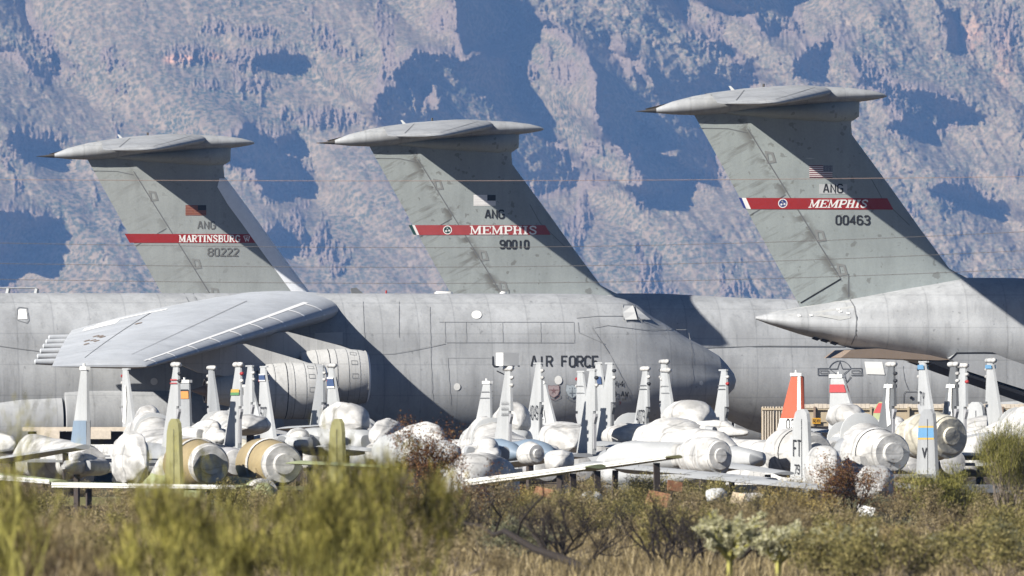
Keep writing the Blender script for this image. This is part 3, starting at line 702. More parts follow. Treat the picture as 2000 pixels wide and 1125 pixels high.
# sealant over the tail cone, joint ring and slots
D = lambda o=.03: Decal(cr.fus, fus_surf, o)
d = D(.02); d.poly([(1500,612),(1560,601),(1620,590),(1660,588),(1667,600),(1660,622),(1640,626),(1600,618),(1540,616)]); d.build('tail_cone_sealant', M_WSEAL, fusr)
D().line([(1660,586),(1668,600),(1672,625),(1670,655),(1660,678)], 2.2, 8).build('tail_cone_joint', M_LINE, fusr)
d = D(.05)
for (x, y) in ((1655,612),(1636,605),(1640,609),(1560,617),(1583,616)): d.poly([(x-3,y-1.5),(x+3,y-1),(x+4,y+1.5),(x-2,y+2)])
d.build('white_repair_spot', M_WHITE, fusr)
for q_ in ([(1590,657),(1602,661),(1596,665),(1584,661)], [(1606,661),(1620,665),(1614,669),(1601,665)], [(1625,666),(1638,670),(1631,674),(1620,670)]): D(.05).quad(q_, 1, 1).build('tail_vent', M_HOLE, fusr)
# opened aft cargo door hanging below the tail and the gap behind it
def plate(name, cal, pts, v0, v1, mat, parent, fus=False):
    m = MB(); m.prism([cal.fin(*p) for p in pts], -v0, -v1); return m.build(name, mat, parent)
dr = MB()
A = [cr.fin(*p) for p in ((1625,699),(1645,684),(1700,681),(1800,694),(1838,703),(1815,704),(1700,700))]
dr.prism(A, -2.3, 2.3); door = dr.build('aft_cargo_door', M_BELLY, fusr)  # door's brown is light bounced off the ground, painted in
m = MB(); m.prism([cr.fin(*p) for p in ((1836,700),(1850,690),(2010,692),(2060,700),(2060,792),(2010,770),(1930,745),(1860,722))], -2.75, 2.75)
sd = m.build('side_cargo_door', M_BODY, fusr)
m = MB(); m.prism([cr.fin(*p) for p in ((1790,706),(1834,706),(1860,725),(1930,748),(2010,773),(2062,795),(2062,802),(2000,780),(1920,752),(1850,728))], -2.6, 2.6)
m.build('door_gap', M_HOLE, fusr)
d = Decal(cr.fin, lambda a, b, o: (a, -2.75-o, b), .02); d.line([(1834,703),(1848,690),(1900,689.5),(2010,692)], 3, 20); d.build('door_edge_line', M_HOLE, sd)  # dark line along the top edge of the side door
d = Decal(lambda a, b: (a, b), lambda a, b, o: (a, -fus_y(-a, b), b), .05)

# middle
cm = Cal(35.7, 1062, 63.4); X = ident(35.7, 1062)
pm, fusm, finm = cargo_plane(cm, 'middle grey cargo plane with serial 90010 and white slab-letter Memphis on its tail', M_FINS['b'], False)
fin_marks(cm, finm, X)
D = lambda o=.05: Decal(cm.fin, fin_surf, o)
D(.05).quad([(819,459.5),(1074,458.5),(1063,440),(810,440)], 30, 1).build('fin_band', M_REDF, finm)
D(.05).quad([(814,459.5),(819,459.5),(810,440),(805,440)], 2, 1).build('band_white_slash', M_TXT, finm)
D(.05).quad([(808,459),(814,459.5),(805,440),(798,440)], 2, 1).build('band_green_slash', M_GREEN, finm)
seal(cm, finm, 873, 449.5, 8.6, M_GREEN)
D(.09).serif('MEMPHIS', 917, 1047, 441.5, 458, -.0).build('base_name', M_TXT, finm)
D(.05).text('ANG', 946, 982, 411, 426.5, 3.0).build('service_letters', M_BLACK, finm)
D(.05).text('90010', 975, 1030, 470, 485.5, 3.2).build('serial_number', M_BLACK, finm)
flag(cm, finm, 923, 381, 966, 402, 'white')
# star insignia and hatches on its side
D = lambda o=.03: Decal(cm.fus, fus_surf, o)
cx, cy, r = 1640, 727.5, 22.5
d = D(); ang = lambda a: (cx+r*math.cos(R(a)), cy+r*math.sin(R(a)))
d.line([ang(a) for a in range(-158, -21, 8)], 1.5); d.line([ang(a) for a in range(22, 159, 8)], 1.5)
pts = [(cx+r*.97*(1 if i % 2 == 0 else .382)*math.cos(R(-90+36*i)), cy+r*.97*(1 if i % 2 == 0 else .382)*math.sin(R(-90+36*i))) for i in range(10)]
d.line(pts+[pts[0]], 1.6)
for s_ in (-1, 1):
    q = [(cx+s_*21,cy-7.5),(cx+s_*43,cy-7.5),(cx+s_*43,cy+5.5),(cx+s_*21.5,cy+5.5)]; d.line(q, 1.5)
    q = [(cx+s_*23,cy-3.5),(cx+s_*39,cy-3.5),(cx+s_*39,cy+1.5),(cx+s_*23,cy+1.5),(cx+s_*23,cy-3.5)]; d.line(q, 1.1)
d.build('star_insignia', M_STAR, fusm)
D().quad([(1692,731),(1728,732),(1723,707),(1688,706.5)], 3, 2).build('covered_window', M_WHITE, fusm)
d = D(); d.line([(1765,795),(1765,770),(1768,765),(1790,765),(1794,770),(1794,795)], 1.2); d.line([(1764,715),(1766,740),(1774,762)], .9); d.line([(1797,715),(1796,740),(1790,762)], .9)
d.line([(1240,684),(1500,676),(1650,677)], 1.6, 12); d.build('hatch_outline', M_LINE, fusm)
D().disc(1780, 777, 3.2).build('hatch_port', M_HOLE, fusm)
d = D(); [d.line([(x, 590), (x+2, 640), (x, 700), (x-2, 790)], 1.0, 10) for x in (1476, 1555, 1632, 1700)]; d.build('skin_joint', M_LINE, fusm) if False else None

# farthest, on the left
cl_ = Cal(34.1, 497, 63.4); X = ident(34.1, 497)
pl_, fusl, finl = cargo_plane(cl_, 'farthest grey cargo plane with serial 80222 and a Martinsburg band on its tail', M_FINS['c'], False)
fin_marks(cl_, finl, X)
D = lambda o=.05: Decal(cl_.fin, fin_surf, o)
D(.05).quad([(254,474.5),(499,474.5),(488,457.5),(244,457)], 30, 1).build('fin_band', M_RED, finl)
D(.09).serif('MARTINSBURG', 349, 468, 459.5, 473).build('base_name', M_TXT, finl)
d = D(.09); d.line([(474,461),(478,471),(480,466),(483,471),(486,461)], 1.5, 99); d.line([(475,461),(484,461)], 1.1, 99); d.line([(477,465.5),(483,464)], 1.1, 99); d.build('unit_emblem', M_TXT, finl)
D(.05).text('ANG', 385, 418, 433, 447, 2.2).build('service_letters', M_FADED, finl)
D(.05).text('80222', 405, 463, 485.5, 500, 2.6).build('serial_number', M_FADED, finl)
flag(cl_, finl, 361, 401, 401, 421, 'red')
# its bare pale leading edge strip
d = Decal(lambda a, b: (a, b), lambda a, b, o: (lambda x: (x, -fin_y(x, b)-o, b))(fin_le(b)-a*(.1+1.45)+.02), .06)
mle = MB(); secs = []
for z in [9.8, 10.2, 10.6, 11, 12, 13, 14, 15, 16, 17, 17.5]:
    le, te = fin_le(z), fin_te(z); ch = le-te; cm_ = min(1.05, .2+1.0*(17.7-z))/ch
    cs = [cm_*k/6 for k in range(7)]
    secs.append([(le-c*ch+.03*(1-k/6), -ch*naca(c, .085)-.03, z) for k, c in enumerate(cs)])
b0 = len(mle.v)
for r_ in secs: mle.v += r_
for i in range(len(secs)-1):
    for j in range(6): mle.f.append((i*7+j, i*7+j+1, (i+1)*7+j+1, (i+1)*7+j))
mle.build('leading_edge_strip', flat('bare_pale_leading_edge', (.80,.82,.84), .5), finl)

# front, whose whole side fills the left of the picture
cf = Cal(37.2, 1437, 0)
pf, fusf, finf = cargo_plane(cf, 'front grey cargo plane lettered U.S. Air Force, wing and nose in full view', M_FINS['c'], True)
D = lambda o=.03: Decal(cf.fus, fus_surf, o)
_k = 204/(5.6*14-1.6)*5.6
for i_, w_ in ((0, 'U.S.'), (5, 'AIR'), (9, 'FORCE')): D().text(w_, 963+i_*_k, 963+(i_+len(w_))*_k-1.6*_k/5.6, 697, 716.5, 3.4).build('service_name', M_BLACK, fusf)
D().text('80214', 1172, 1217, 745, 755, 2.0).build('serial_number', M_BLACK, fusf)
D().text('433 AW', 1181, 1226, 765.5, 774.5, 2.0).build('unit_number', M_BLACK, fusf)
D().text('YOA 4BHOIA', 1196, 1222, 778, 782, .7).build('small_stencil', M_FADED, fusf)
d = D(); d.text('7', 1208, 1212, 785, 791, 1.0).build('red_stencil', M_REDF, fusf)
def shield(x, y, k, fill, name, label):
    a = D(.02); pts = [(-12,-15),(-4,-13.5),(0,-15),(4,-13.5),(12,-15),(13,-2),(9,7),(0,13),(-9,7),(-13,-2)]
    b = a.poly([(x+p*k, y+q*k) for p, q in pts]).build(name, fill, fusf, label)
    a = D(.035); a.line([(x+p*k, y+q*k) for p, q in pts+[pts[0]]], 1.0, 99)
    a.line([(x-12*k,y+6*k),(x-13*k,y+11*k),(x-4*k,y+17*k),(x,y+18*k),(x+4*k,y+17*k),(x+13*k,y+11*k),(x+12*k,y+6*k)], 1.2, 99)
    return a
grey_l = flat('pale_badge', (.42,.47,.50), .6); pink = flat('pinkish_badge', (.36,.29,.29), .6)
a = shield(1081, 766, .85, pink, 'badge', 'faded pinkish shield badge'); a.star(1081, 764, 7, -90, .3); a.line([(1072,762),(1090,762)], 1.6, 99); a.build('badge_outline', flat('badge_red_line', (.20,.12,.12), .6), fusf)
a = shield(1117, 766, .95, grey_l, 'badge', 'pale grey-blue shield badge'); a.line([(1112,758),(1117,776),(1122,758)], 1.6, 99); a.line([(1111,768),(1123,768)], 1.3, 99); a.line([(1117,757),(1117,772)], 1.6, 99); a.build('badge_outline', flat('badge_slate_line', (.20,.22,.24), .6), fusf)
for (x, y, rx, ry) in ((931,616,10,8),(893,756,6.5,7),(1090,743,7.5,8.5),(306,746,7,7)): D(.04).disc(x, y, rx, ry).build('white_hatch_cover', M_WHITE, fusf)
D(.04).poly([(1365,745),(1370,744),(1373,749),(1370,753),(1365,751)]).build('probe_cover', M_WHITE, fusf)
D(.04).quad([(42,626),(61,625),(58,606),(43,607)], 2, 2).build('white_window_cover', M_WHITE, fusf)
d = D(.03); d.line([(40,606),(42,628),(60,633),(64,628),(60,604),(44,602),(40,606)], 1.0, 10).build('window_frame', M_LINE, fusf)
D(.04).quad([(615,672),(671,674),(671,650),(617,652)], 3, 2).build('pale_panel', M_PATCH, fusf)
D(.04).quad([(76,809),(103,809),(103,792),(75,791)], 2, 2).build('white_window_cover', M_WHITE, fusf)
# flight deck glazing, all covered in white
for q_ in ([(1217,627),(1243,627),(1235,598.5),(1214,598.5)], [(1246,627),(1269,626.5),(1258,618),(1240,603)]): D(.185).quad(q_, 1, 2).build('flight_deck_window', M_WHITE, fusf)
d = D(.20); d.line([(1215,598),(1234,598),(1244,627),(1217,627.5),(1215,598)], .8, 99); d.line([(1238,599),(1246,626),(1258,627)], .9, 99); d.build('window_frame', M_LINE, fusf)
# panel outlines along the side
for y in (630, 670): D(.03).line([(872 if y > 650 else 858, y), (980, y), (1120, y)], .8, 12).build('side_panel_joint', M_SEAM, fusf)
for x in (869, 910, 981, 1055, 1120): D(.03).line([(x, 630), (x+1, 670)], .8, 10).build('side_panel_joint', M_SEAM, fusf)
for pts in ([(1125,622),(1165,618),(1230,618)], [(1160,641),(1185,636),(1260,645),(1340,644)], [(1128,630),(1130,650),(1180,672)], [(1155,640),(1190,692),(1225,760),(1236,790)], [(690,695),(770,692),(870,672)], [(0,676),(60,684),(130,693)], [(875,700),(960,700)], [(875,700),(880,790)], [(1345,650),(1352,690),(1350,760),(1335,800)], [(710,590),(712,640),(716,700)], [(780,590),(780,660)], [(840,600),(842,700),(845,790)]):
    D(.03).line(pts, 1.0, 10).build('side_panel_joint', M_SEAM, fusf)
d = D(.03); d.line([(362,574),(368,584),(376,598)], 1.0, 6); d.line([(380,574),(386,584),(391,594)], 1.0, 6); d.line([(570,577),(578,586),(588,592)], .9, 6); d.line([(595,577),(604,590)], .9, 6); d.build('crown_joint', M_LINE, fusf)
d = D(.03); d.line([(970,725),(983,731)], 2, 9); d.build('pitot_probe', M_BLACK, fusf)
# aerials on the crown
m = MB()
def crown(px): return cf.fin(px, 574)[0]
m = MB(); x = crown(700); m.prism([(x-.35,10.15),(x+.3,10.15),(x-.1,10.5),(x-.4,10.45)], -.1, .1); m.build('dorsal_scoop', M_LINE, fusf)
m = MB(); x = crown(755); m.tube([(x,0,10.15),(x,0,10.35)], .05); m.build('red_beacon', M_RED, fusf)
m = MB(); x = crown(866); m.rings([[(x+dx, r_*math.cos(p), 10.2+r_*.35*math.sin(p)) for p in _PHI[::4]] for dx, r_ in ((-.45,.1),(-.35,.3),(.35,.3),(.5,.1))]); m.build('white_dome', M_WHITE, fusf, auto=50)
m = MB(); x = crown(983); m.rings([[(x+dx, r_*math.cos(p), 10.2+r_*.8*math.sin(p)) for p in _PHI[::4]] for dx, r_ in ((-.18,.04),(-.1,.13),(.1,.13),(.18,.04))]); m.build('white_dome', M_WHITE, fusf, auto=50)
m = MB(); m.tube([(crown(-15),0,10.1),(crown(-13),0,10.42)], .12); m.tube([(crown(20),0,10.1),(crown(22),0,10.42)], .13); m.tube([(crown(75),0,10.1),(crown(77),0,10.42)], .13); m.tube([(crown(-15),0,10.44),(crown(78),0,10.46)], .05); m.build('crown_rail', M_BODY, fusf)

# five power lines crossing far in front of the aircraft
M_WIRE = flat('aluminium_conductor', (.13, .12, .115), .5); M_WIRER = flat('copper_conductor', (.26, .19, .16), .5)
for i, (ys, red, word) in enumerate([(((-300,349),(0,350.5),(500,353),(900,353.5),(1300,352),(1640,347.5),(2000,346),(2400,340)), True, 'topmost, reddish and alone well above the others'),
        (((-300,470),(0,475),(700,483),(1100,481.5),(1500,474),(2000,452),(2400,430)), False, 'highest of the lower grey group'),
        (((-300,511),(0,515),(700,521.5),(1100,519.5),(1500,511),(2000,489),(2400,468)), False, 'middle one of the lower grey group'),
        (((-300,542),(0,546),(700,553),(1100,551.5),(1500,545),(2000,525),(2400,505)), False, 'lowest, just above the front plane')]):
    m = MB(); xs_ = [p[0] for p in ys]; yv = [p[1] for p in ys]; pts = []
    co_ = np.polyfit(xs_, yv, 4)
    for k in range(91): px = -300+30*k; pts.append(P(px, float(np.polyval(co_, px)), 60+i*.8))
    m.tube(pts, .0095 if red else .0085, 5)
    tag(m.build('power_line', M_WIRER if red else M_WIRE), 'thin overhead power line, '+word, 'power line', 'overhead power lines')
# ------------------------------------------------------------------ stored jets in front, wrapped in white spray coating
def wrapmat(name, col, seed=0., dirt_shade=.10):
    t = NT(name); n = t.noise(1.3, 4, .55, t.map((1, 1, 1), loc=(seed, seed*2, 0))); f = t.noise(7, 4, .6)
    c = t.mix(t.ramp(n, [(.35, 0.), (.7, 1.)]), tuple(k*(1-dirt_shade*2.6) for k in col), col)  # dirt and grey shading painted together into the coat
    c = t.mix(t.ramp(t.noise(3.0, 5, .7), [(.56, 0.), (.72, .5)]), c, (.36, .32, .26))
    s_ = t.n('SeparateXYZ', i0=t.obj()); wv = t.math('MULTIPLY', t.noise(.8, 2, .5), .5)
    fx = t.math('ABSOLUTE', t.math('SUBTRACT', t.math('FRACT', t.math('ADD', t.math('MULTIPLY', s_.outputs[0], .62), wv)), .5))
    fz = t.math('ABSOLUTE', t.math('SUBTRACT', t.math('FRACT', t.math('ADD', t.math('MULTIPLY', s_.outputs[2], .9), wv)), .5))
    c = t.mix(1.0, c, t.ramp(fx, [(.45, 1.), (.49, .62)]), 'MULTIPLY'); c = t.mix(1.0, c, t.ramp(fz, [(.46, 1.), (.495, .72)]), 'MULTIPLY')
    c = t.mix(1.0, c, t.ramp(t.noise(.9, 4, .6, t.map((1.2, 1.2, 2.2), loc=(seed+3, 1, 5))), [(.40, .66), (.56, 1.)]), 'MULTIPLY')  # broad darker patches: shading painted into the coating colour
    return t.done(c, .5, n, .5, .12, .3)
W_A = wrapmat('white_spray_coating', (.56, .555, .54)); W_B = wrapmat('cream_cover', (.55, .52, .43), 4.)
J_GREY = paint('jet_grey_paint', (.27, .28, .29), None, .15); J_LITE = paint('jet_light_grey_paint', (.36, .37, .375), None, .12)
J_DARK = paint('jet_dark_grey_paint', (.13, .135, .14), None, .2); J_BLUE = paint('blue_grey_paint_and_shade', (.16, .21, .27), None, .1)  # blue-grey: one rudder's paint; on the engine barrels, shade painted into the colour
J_PRIM = paint('olive_primer', (.23, .22, .10), None, .15); J_TAN = paint('tan_primer', (.27, .215, .12), None, .2); J_GRN = paint('pale_green_primer', (.28, .31, .17), None, .15)
J_ORA = flat('orange_fin_paint', (.42, .10, .055), .5, .1); J_FRAME = flat('bare_grey_metal', (.30, .30, .31), .5, .1)
C_YEL = flat('yellow_band', (.40, .27, .06), .5); C_GRN = flat('green_band', (.08, .20, .08), .5); C_NAVY = flat('navy_band', (.04, .065, .14), .5); C_RED = flat('red_band', (.34, .06, .06), .5); C_SKY = flat('sky_blue_band', (.10, .22, .36), .5); C_ORG = flat('orange_band', (.45, .20, .06), .5)
def sup(x, yc, zc, hw, hh, n=24, e=2.4, sg=1):
    r = []
    for k in range(n):
        t = 2*math.pi*k/n; c, s = math.cos(t), math.sin(t)
        r.append((x, yc+hw*math.copysign(abs(c)**(2/e), c), zc+hh*math.copysign(abs(s)**(2/e), s)))
    return r
def lump(m, st, n=22, e=2.2, rnd=None, wob=0.):
    rr = []
    if rnd and wob:
        # cloth-like folds: resample along the body and ripple each ring
        ph = [(rnd.uniform(0, 6.28), rnd.uniform(.6, 2.6), k, rnd.uniform(.3, 1)) for k in (2, 3, 5, 7, 9)]
        N = 26; xs = [q[0] for q in st]; n = 36
        for i in range(N+1):
            x = xs[0]+(xs[-1]-xs[0])*i/N; y, z, hw, hh = (interp(x, xs, [q[k] for q in st]) for k in (1, 2, 3, 4)); ring = sup(x, y, z, hw, hh, n, e); out = []
            for j, p in enumerate(ring):
                t = 2*math.pi*j/n; w = sum(a*math.sin(k*t+f0+fx*x) for f0, fx, k, a in ph)/5; q = 1+wob*1.5*w+rnd.gauss(0, .006)
                out.append((x, y+(p[1]-y)*q, z+(p[2]-z)*q))
            rr.append(out)
        m.rings(rr); return
    for x, y, z, hw, hh in st:
        k = 1+(rnd.uniform(-wob, wob) if rnd else 0); rr.append(sup(x, y, z, hw*k, hh*(1+(rnd.uniform(-wob, wob) if rnd else 0)), n, e))
    m.rings(rr)
def bands(parent, outline_fn, y, specs, side):
    """painted bands on a slab fin: specs (z0,z1,material,name). outline_fn(z)->(x_te, x_le)"""
    for z0, z1, mat, nm in specs:
        a0, b0 = outline_fn(z0); a1, b1 = outline_fn(z1); m = MB()
        for s in (-1, 1): m.add([(a0+.01, y+s*side, z0), (b0-.01, y+s*side, z0), (b1-.01, y+s*side, z1), (a1+.01, y+s*side, z1)], [(0, 1, 2, 3)])
        m.build(nm, mat, parent)
def fin_text(parent, s, x0, x1, z0, z1, y, mat, nm='fin_letters', flip=False, sides=(-1, 1)):
    """letters on both sides of a slab fin, readable from each side"""
    for sg in sides:
        d = Decal(lambda a, b: (a, b), (lambda a, b, o: ((a if sg < 0 else x0+x1-a), y+sg*(.078+o), b)), .012)
        adv = 5.6; W = adv*len(s)-1.6; sx = (x1-x0)/W; sy = (z1-z0)/6
        for i, ch in enumerate(s):
            for pl in G.get(ch, []): d.line([(x0+(i*adv+a)*sx, z0+b*sy) for a, b in pl], .9*sx, 9)
        d.build(nm, mat, parent)
def place(px, s, z=0.): return P(px, HOR+ZC*s, s)+Vector((0, 0, z))
def body_f15(root, rnd, wings=True, grey=False, can=True):
    """twin-tail fighter, origin on the ground between its fins, nose along +x"""
    wrap = W_A
    m = MB(); lump(m, [(-.9,0,2.0,1.35,.42),(0,0,2.05,1.5,.52),(2,0,2.1,1.55,.62),(5,0,2.15,1.6,.72),(7.5,0,2.2,1.55,.78),(8.6,0,2.2,1.35,.8),(9.2,0,2.2,.85,.8),(10.5,0,2.25,.72,.85),(12.5,0,2.25,.62,.78),(14,0,2.2,.5,.6),(14.2,0,2.18,.3,.35)], 24, 3.0)
    b = m.build('fuselage', J_GREY, root, auto=45)
    m = MB(); zc_ = 0 if can else -.55; lump(m, [(1.5,0,2.62,.7,.1),(3,0,2.65,1.1,.25),(5.5,0,2.7,1.25,.32),(7.5,0,2.75,1.15,.42),(8.8,0,2.85,.82,.62),(9.8,0,2.95+zc_,.68,.85),(10.8,0,2.95+zc_,.62,.92),(11.8,0,2.85+zc_*.8,.58,.78),(12.9,0,2.5,.56,.58),(13.6,0,2.28,.55,.58),(13.75,0,2.28,.5,.5)], 22, 2.2, rnd, .07)
    m.build('wrapped_canopy', wrap, root, smooth=True)
    m = MB(); lump(m, [(13.6,0,2.26,.53,.55),(15.2,0,2.15,.41,.42),(16.4,0,2.05,.25,.26),(17.0,0,1.98,.1,.1)], 20, 2.); m.build('nose_cone', J_GREY if grey else W_B if rnd.random() < .4 else wrap, root, auto=50)
    for q in (9.4, 12.2, 13.62):
        m = MB(); c_ = {9.4: (2.92, .80, .90), 12.2: (2.74, .63, .75), 13.62: (2.28, .585, .615)}[q]
        lump(m, [(q,0,c_[0],c_[1]-.03,c_[2]-.03),(q+.01,0,c_[0],c_[1]+.01,c_[2]+.01),(q+.08,0,c_[0],c_[1]+.01,c_[2]+.01),(q+.09,0,c_[0],c_[1]-.04,c_[2]-.04)], 22, 2.2); m.build('tape_seam', M_PATCH, root, auto=50)
    for s in (-1, 1):
        m = MB(); lump(m, [(7.6,s*1.3,2.1,.45,.66),(8.8,s*1.3,2.1,.46,.68),(9.3,s*1.3,2.2,.40,.5),(9.4,s*1.3,2.25,.1,.1)], 18, 2.6, rnd, .04); m.build('covered_intake', wrap, b, smooth=True)
        m = MB(); m.lathe([(0,.5),(-.2,.56),(-.9,.55),(-1.7,.44),(-1.72,.0)], (-.7, s*.62, 2.0), 'x', 22, (False, False)); nz = m.build('engine_nozzle', J_FRAME, root, auto=40)
        m = MB(); m.lathe([(0,.47),(-.05,.46),(-.08,.3),(-.09,.02)], (-2.39, s*.62, 2.0), 'x', 22); m.build('nozzle_cover', wrap, nz, smooth=True)
        m = MB(); ss = []
        for v, xl, ch, th in ((1.4,7.6,7.6,.05),(4,4.9,5.2,.045),(6.2,2.7,2.6,.04),(6.52,2.1,1.7,.02)):
            ss.append([(xl-c*ch, s*v, 2.3-.03*v+ch*naca(c, th)) for c in CST]+[(xl-c*ch, s*v, 2.3-.03*v-ch*naca(c, th)) for c in reversed(CST[1:-1])])
        m.rings(ss)
        if wings: m.build('wing', J_LITE, root, auto=35)
        m = MB(); m.prism([(.6,s*1.5),(-1.1,s*4.25),(-2.4,s*4.3),(-2.9,s*3.2),(-2.3,s*1.5)], 1.86, 1.98, 'xy'); m.build('stabilator', J_LITE, root)
        m = MB(); m.tube([(4.2,s*1.35,.4),(4.0,s*1.35,1.7)], .09, 8)
        rg = [[(4.2+r*math.cos(t), s*(1.2+a), .42+r*math.sin(t)) for t in [2*math.pi*k/16 for k in range(16)]] for a, r in ((0,.2),(.02,.38),(.08,.42),(.24,.42),(.3,.38),(.32,.2))]
        m.rings(rg); m.build('main_wheel', M_TYRE, root, auto=40)
    m = MB(); m.tube([(11,0,.3),(10.8,0,1.6)], .07, 8); m.rings([[(11+r*math.cos(t), -.12+a, .3+r*math.sin(t)) for t in [2*math.pi*k/16 for k in range(16)]] for a, r in ((0,.15),(.02,.28),(.22,.28),(.24,.15))]); m.build('nose_wheel', M_TYRE, root, auto=40)
def f15_fin(root, y, mat, pod, spec, rnd):
    out = [(-.66,5.50),(.16,5.50),(.30,5.25),(2.15,2.5),(-.45,2.5),(-.50,4.05),(-.84,4.05),(-.76,4.9)]
    k = 1.0
    m = MB(); hw = .075
    # tapered slab: thick at the root, thin at the tip
    n = len(out); vs = []
    for s in (-1, 1): vs += [(a, y+s*(hw*(1-.55*(z-2.5)/3.0)), z) for a, z in out]
    m.add(vs, [(7,6,5,4,3,2,1,0), (8,9,10,11,12,13,14,15)]+[(i, (i+1) % 8, (i+1) % 8+8, i+8) for i in range(8)])
    f = m.build('tail_fin', mat, root)
    m = MB(); m.prism([(-.62,2.7),(-.48,2.7),(-.50,3.95),(-.86,3.95),(-.86,3.85),(-.62,3.6)], y-.05, y+.05); 
    m.build('rudder_hinge', J_FRAME if not spec.get('dark') else M_LINE, f)
    if pod:
        m = MB(); lump(m, [(-.85,y,5.58,.03,.03),(-.78,y,5.58,.10,.09),(.25,y,5.58,.115,.10),(.42,y,5.58,.09,.09),(.5,y,5.58,.02,.02)], 12, 2.); m.build('tip_pod', W_A, f, auto=50)
    else:
        m = MB(); m.box((-.1,y,5.53), (1.3,.09,.06)); m.build('tip_cap', mat, f)
    for z, r in ((5.25,.065),(4.98,.065)):
        m = MB(); lump(m, [(-1.0,y,z,.02,.02),(-.94,y,z,r,r),(-.72,y,z,r,r)], 8, 2.); m.build('tip_light', W_A if rnd.random() < .5 else M_RED if rnd.random() < .4 else M_BLACK, f)
    fn = lambda z: (-.74 if z > 4.05 else -.5, interp(z, [2.5, 5.25, 5.5], [2.15, .30, .16]))
    if spec.get('bands'): bands(f, fn, y, spec['bands'], .085)
    if spec.get('text'):
        t = spec['text']; tz = spec.get('tz', 3.4); fin_text(f, t, -.4, -.4+.36*len(t), tz, tz+.5, y, M_BLACK)
    if spec.get('patch'):
        m = MB()
        for s in (-1, 1): m.add([(-.5+.0, y+s*.083, 3.4), (.1, y+s*.083, 3.3), (.35, y+s*.083, 4.2), (.1, y+s*.083, 4.9), (-.25, y+s*.083, 4.7), (-.2, y+s*.083, 4.0)], [(0, 1, 2, 3, 4, 5)])
        m.build('white_paint_splash', M_WHITE, f)
    return f
def fighter(label, xa, ya, xb, yb, toward, sa, sb, la, lb, seed, sink=0., wings=True, grey=False, can=True):
    """placed so that its two fin tips stand at photo pixels xa and xb"""
    rnd = random.Random(seed); zt = 5.66 if sa.get('pod', True) or sb.get('pod', True) else 5.56
    s = (HOR-(ya+yb)/2)/(zt-sink-ZC)                       # scale from the fin tip height
    sep = abs(xb-xa)/s; sn = .976; cs = math.sqrt(1-sn*sn); hl = sep/sn/2
    th = math.atan2(-sn, cs) if toward else math.atan2(sn, -cs)
    root = empty('fighter_jet', place((xa+xb)/2, s, -sink), th, label, 'fighter jet', 'twin-tailed fighter jets in white storage wrap')
    body_f15(root, rnd, wings, grey, can)
    # local +y side: world offset (-sin th, cos th)
    plus_right = -math.sin(th) > 0
    f15_fin(root, hl if plus_right else -hl, sb.get('mat', J_LITE), sb.get('pod', True), sb, rnd)
    f15_fin(root, -hl if plus_right else hl, sa.get('mat', J_LITE), sa.get('pod', True), sa, rnd)
    return root
fighter('white wrapped fighter on the left, its left fin just right of the thin lone fin', 248, 717, 415, 712, True, {'pod': False, 'patch': 1}, {'mat': J_GREY}, '', '', 1, .15, False)
fighter('fighter with navy-banded fins, one carrying the number 527, left of the white hump', 517, 712, 650, 708, True, {'pod': False, 'text': '527', 'bands': [(5.0,5.2,C_NAVY,'navy_band'),(4.96,5.0,M_WHITE,'white_band'),(5.2,5.24,M_WHITE,'white_band')]}, {'bands': [(4.75,5.05,C_NAVY,'navy_band'),(4.68,4.75,M_WHITE,'white_band'),(5.05,5.12,M_WHITE,'white_band')]}, '', '', 2, .1, True, True)
fighter('fighter with red bands on one fin and yellow over green on the other', 342, 703, 463, 713, False, {'bands': [(5.0,5.05,C_RED,'red_band'),(4.88,4.92,C_RED,'red_band')]}, {'bands': [(4.56,4.68,C_YEL,'yellow_band'),(4.46,4.56,C_GRN,'green_band')]}, '', '', 3, .3, False)
fighter('plain-finned fighter behind the tan engine drum, fins without pods', 487, 712, 625, 715, False, {'pod': False}, {'pod': False, 'mat': J_GREY}, '', '', 4, 0, False, True, False)
fighter('fighter numbered 4049 on the fin below the letter I of AIR', 1050, 706, 1190, 710, False, {'text': '4049', 'pod': False, 'dark': 1}, {'pod': False, 'dark': 1}, '', '', 5, .1, True)
j6 = fighter('near fighter with rows of small black score marks and a box on its left fin', 990, 712, 1155, 719, False, {'mat': J_LITE}, {'mat': J_LITE, 'pod': False}, '', '', 6, .5, False)
fighter('fighter numbered 4073 on a podded fin in front of the nose', 1258, 714, 1412, 719, False, {'text': '4073', 'dark': 1, 'bands': [(4.75,4.78,M_LINE,'thin_band'),(4.9,4.93,M_LINE,'thin_band')]}, {'pod': False, 'dark': 1, 'bands': [(4.75,4.78,M_LINE,'thin_band'),(4.9,4.93,M_LINE,'thin_band')]}, '', '', 7, .2, False, True, False)
fighter('fighter whose right fin is the tallest with a pod, left fin banded blue', 1172, 706, 1300, 699, True, {'pod': False, 'bands': [(4.7,5.0,C_NAVY,'blue_band')]}, {'mat': J_LITE}, '', '', 8, 0, False)
fighter('fighter with its right podded fin just in front of the tallest fin', 1137, 722, 1303, 716, True, {'pod': False, 'bands': [(4.72,4.74,M_LINE,'thin_band'),(4.98,5.0,M_LINE,'thin_band')]}, {'bands': [(4.72,4.74,M_LINE,'thin_band'),(4.98,5.0,M_LINE,'thin_band')]}, '', '', 9, .45, False)
fighter('dark grey finned fighter with white paint splashes on both fins', 1738, 698, 1860, 717, False, {'mat': J_DARK, 'patch': 1, 'bands': [(4.72,4.85,M_WHITE,'white_band')]}, {'mat': J_DARK, 'patch': 1, 'bands': [(4.72,4.85,M_WHITE,'white_band')]}, '', '', 10, .3, True, False, False)
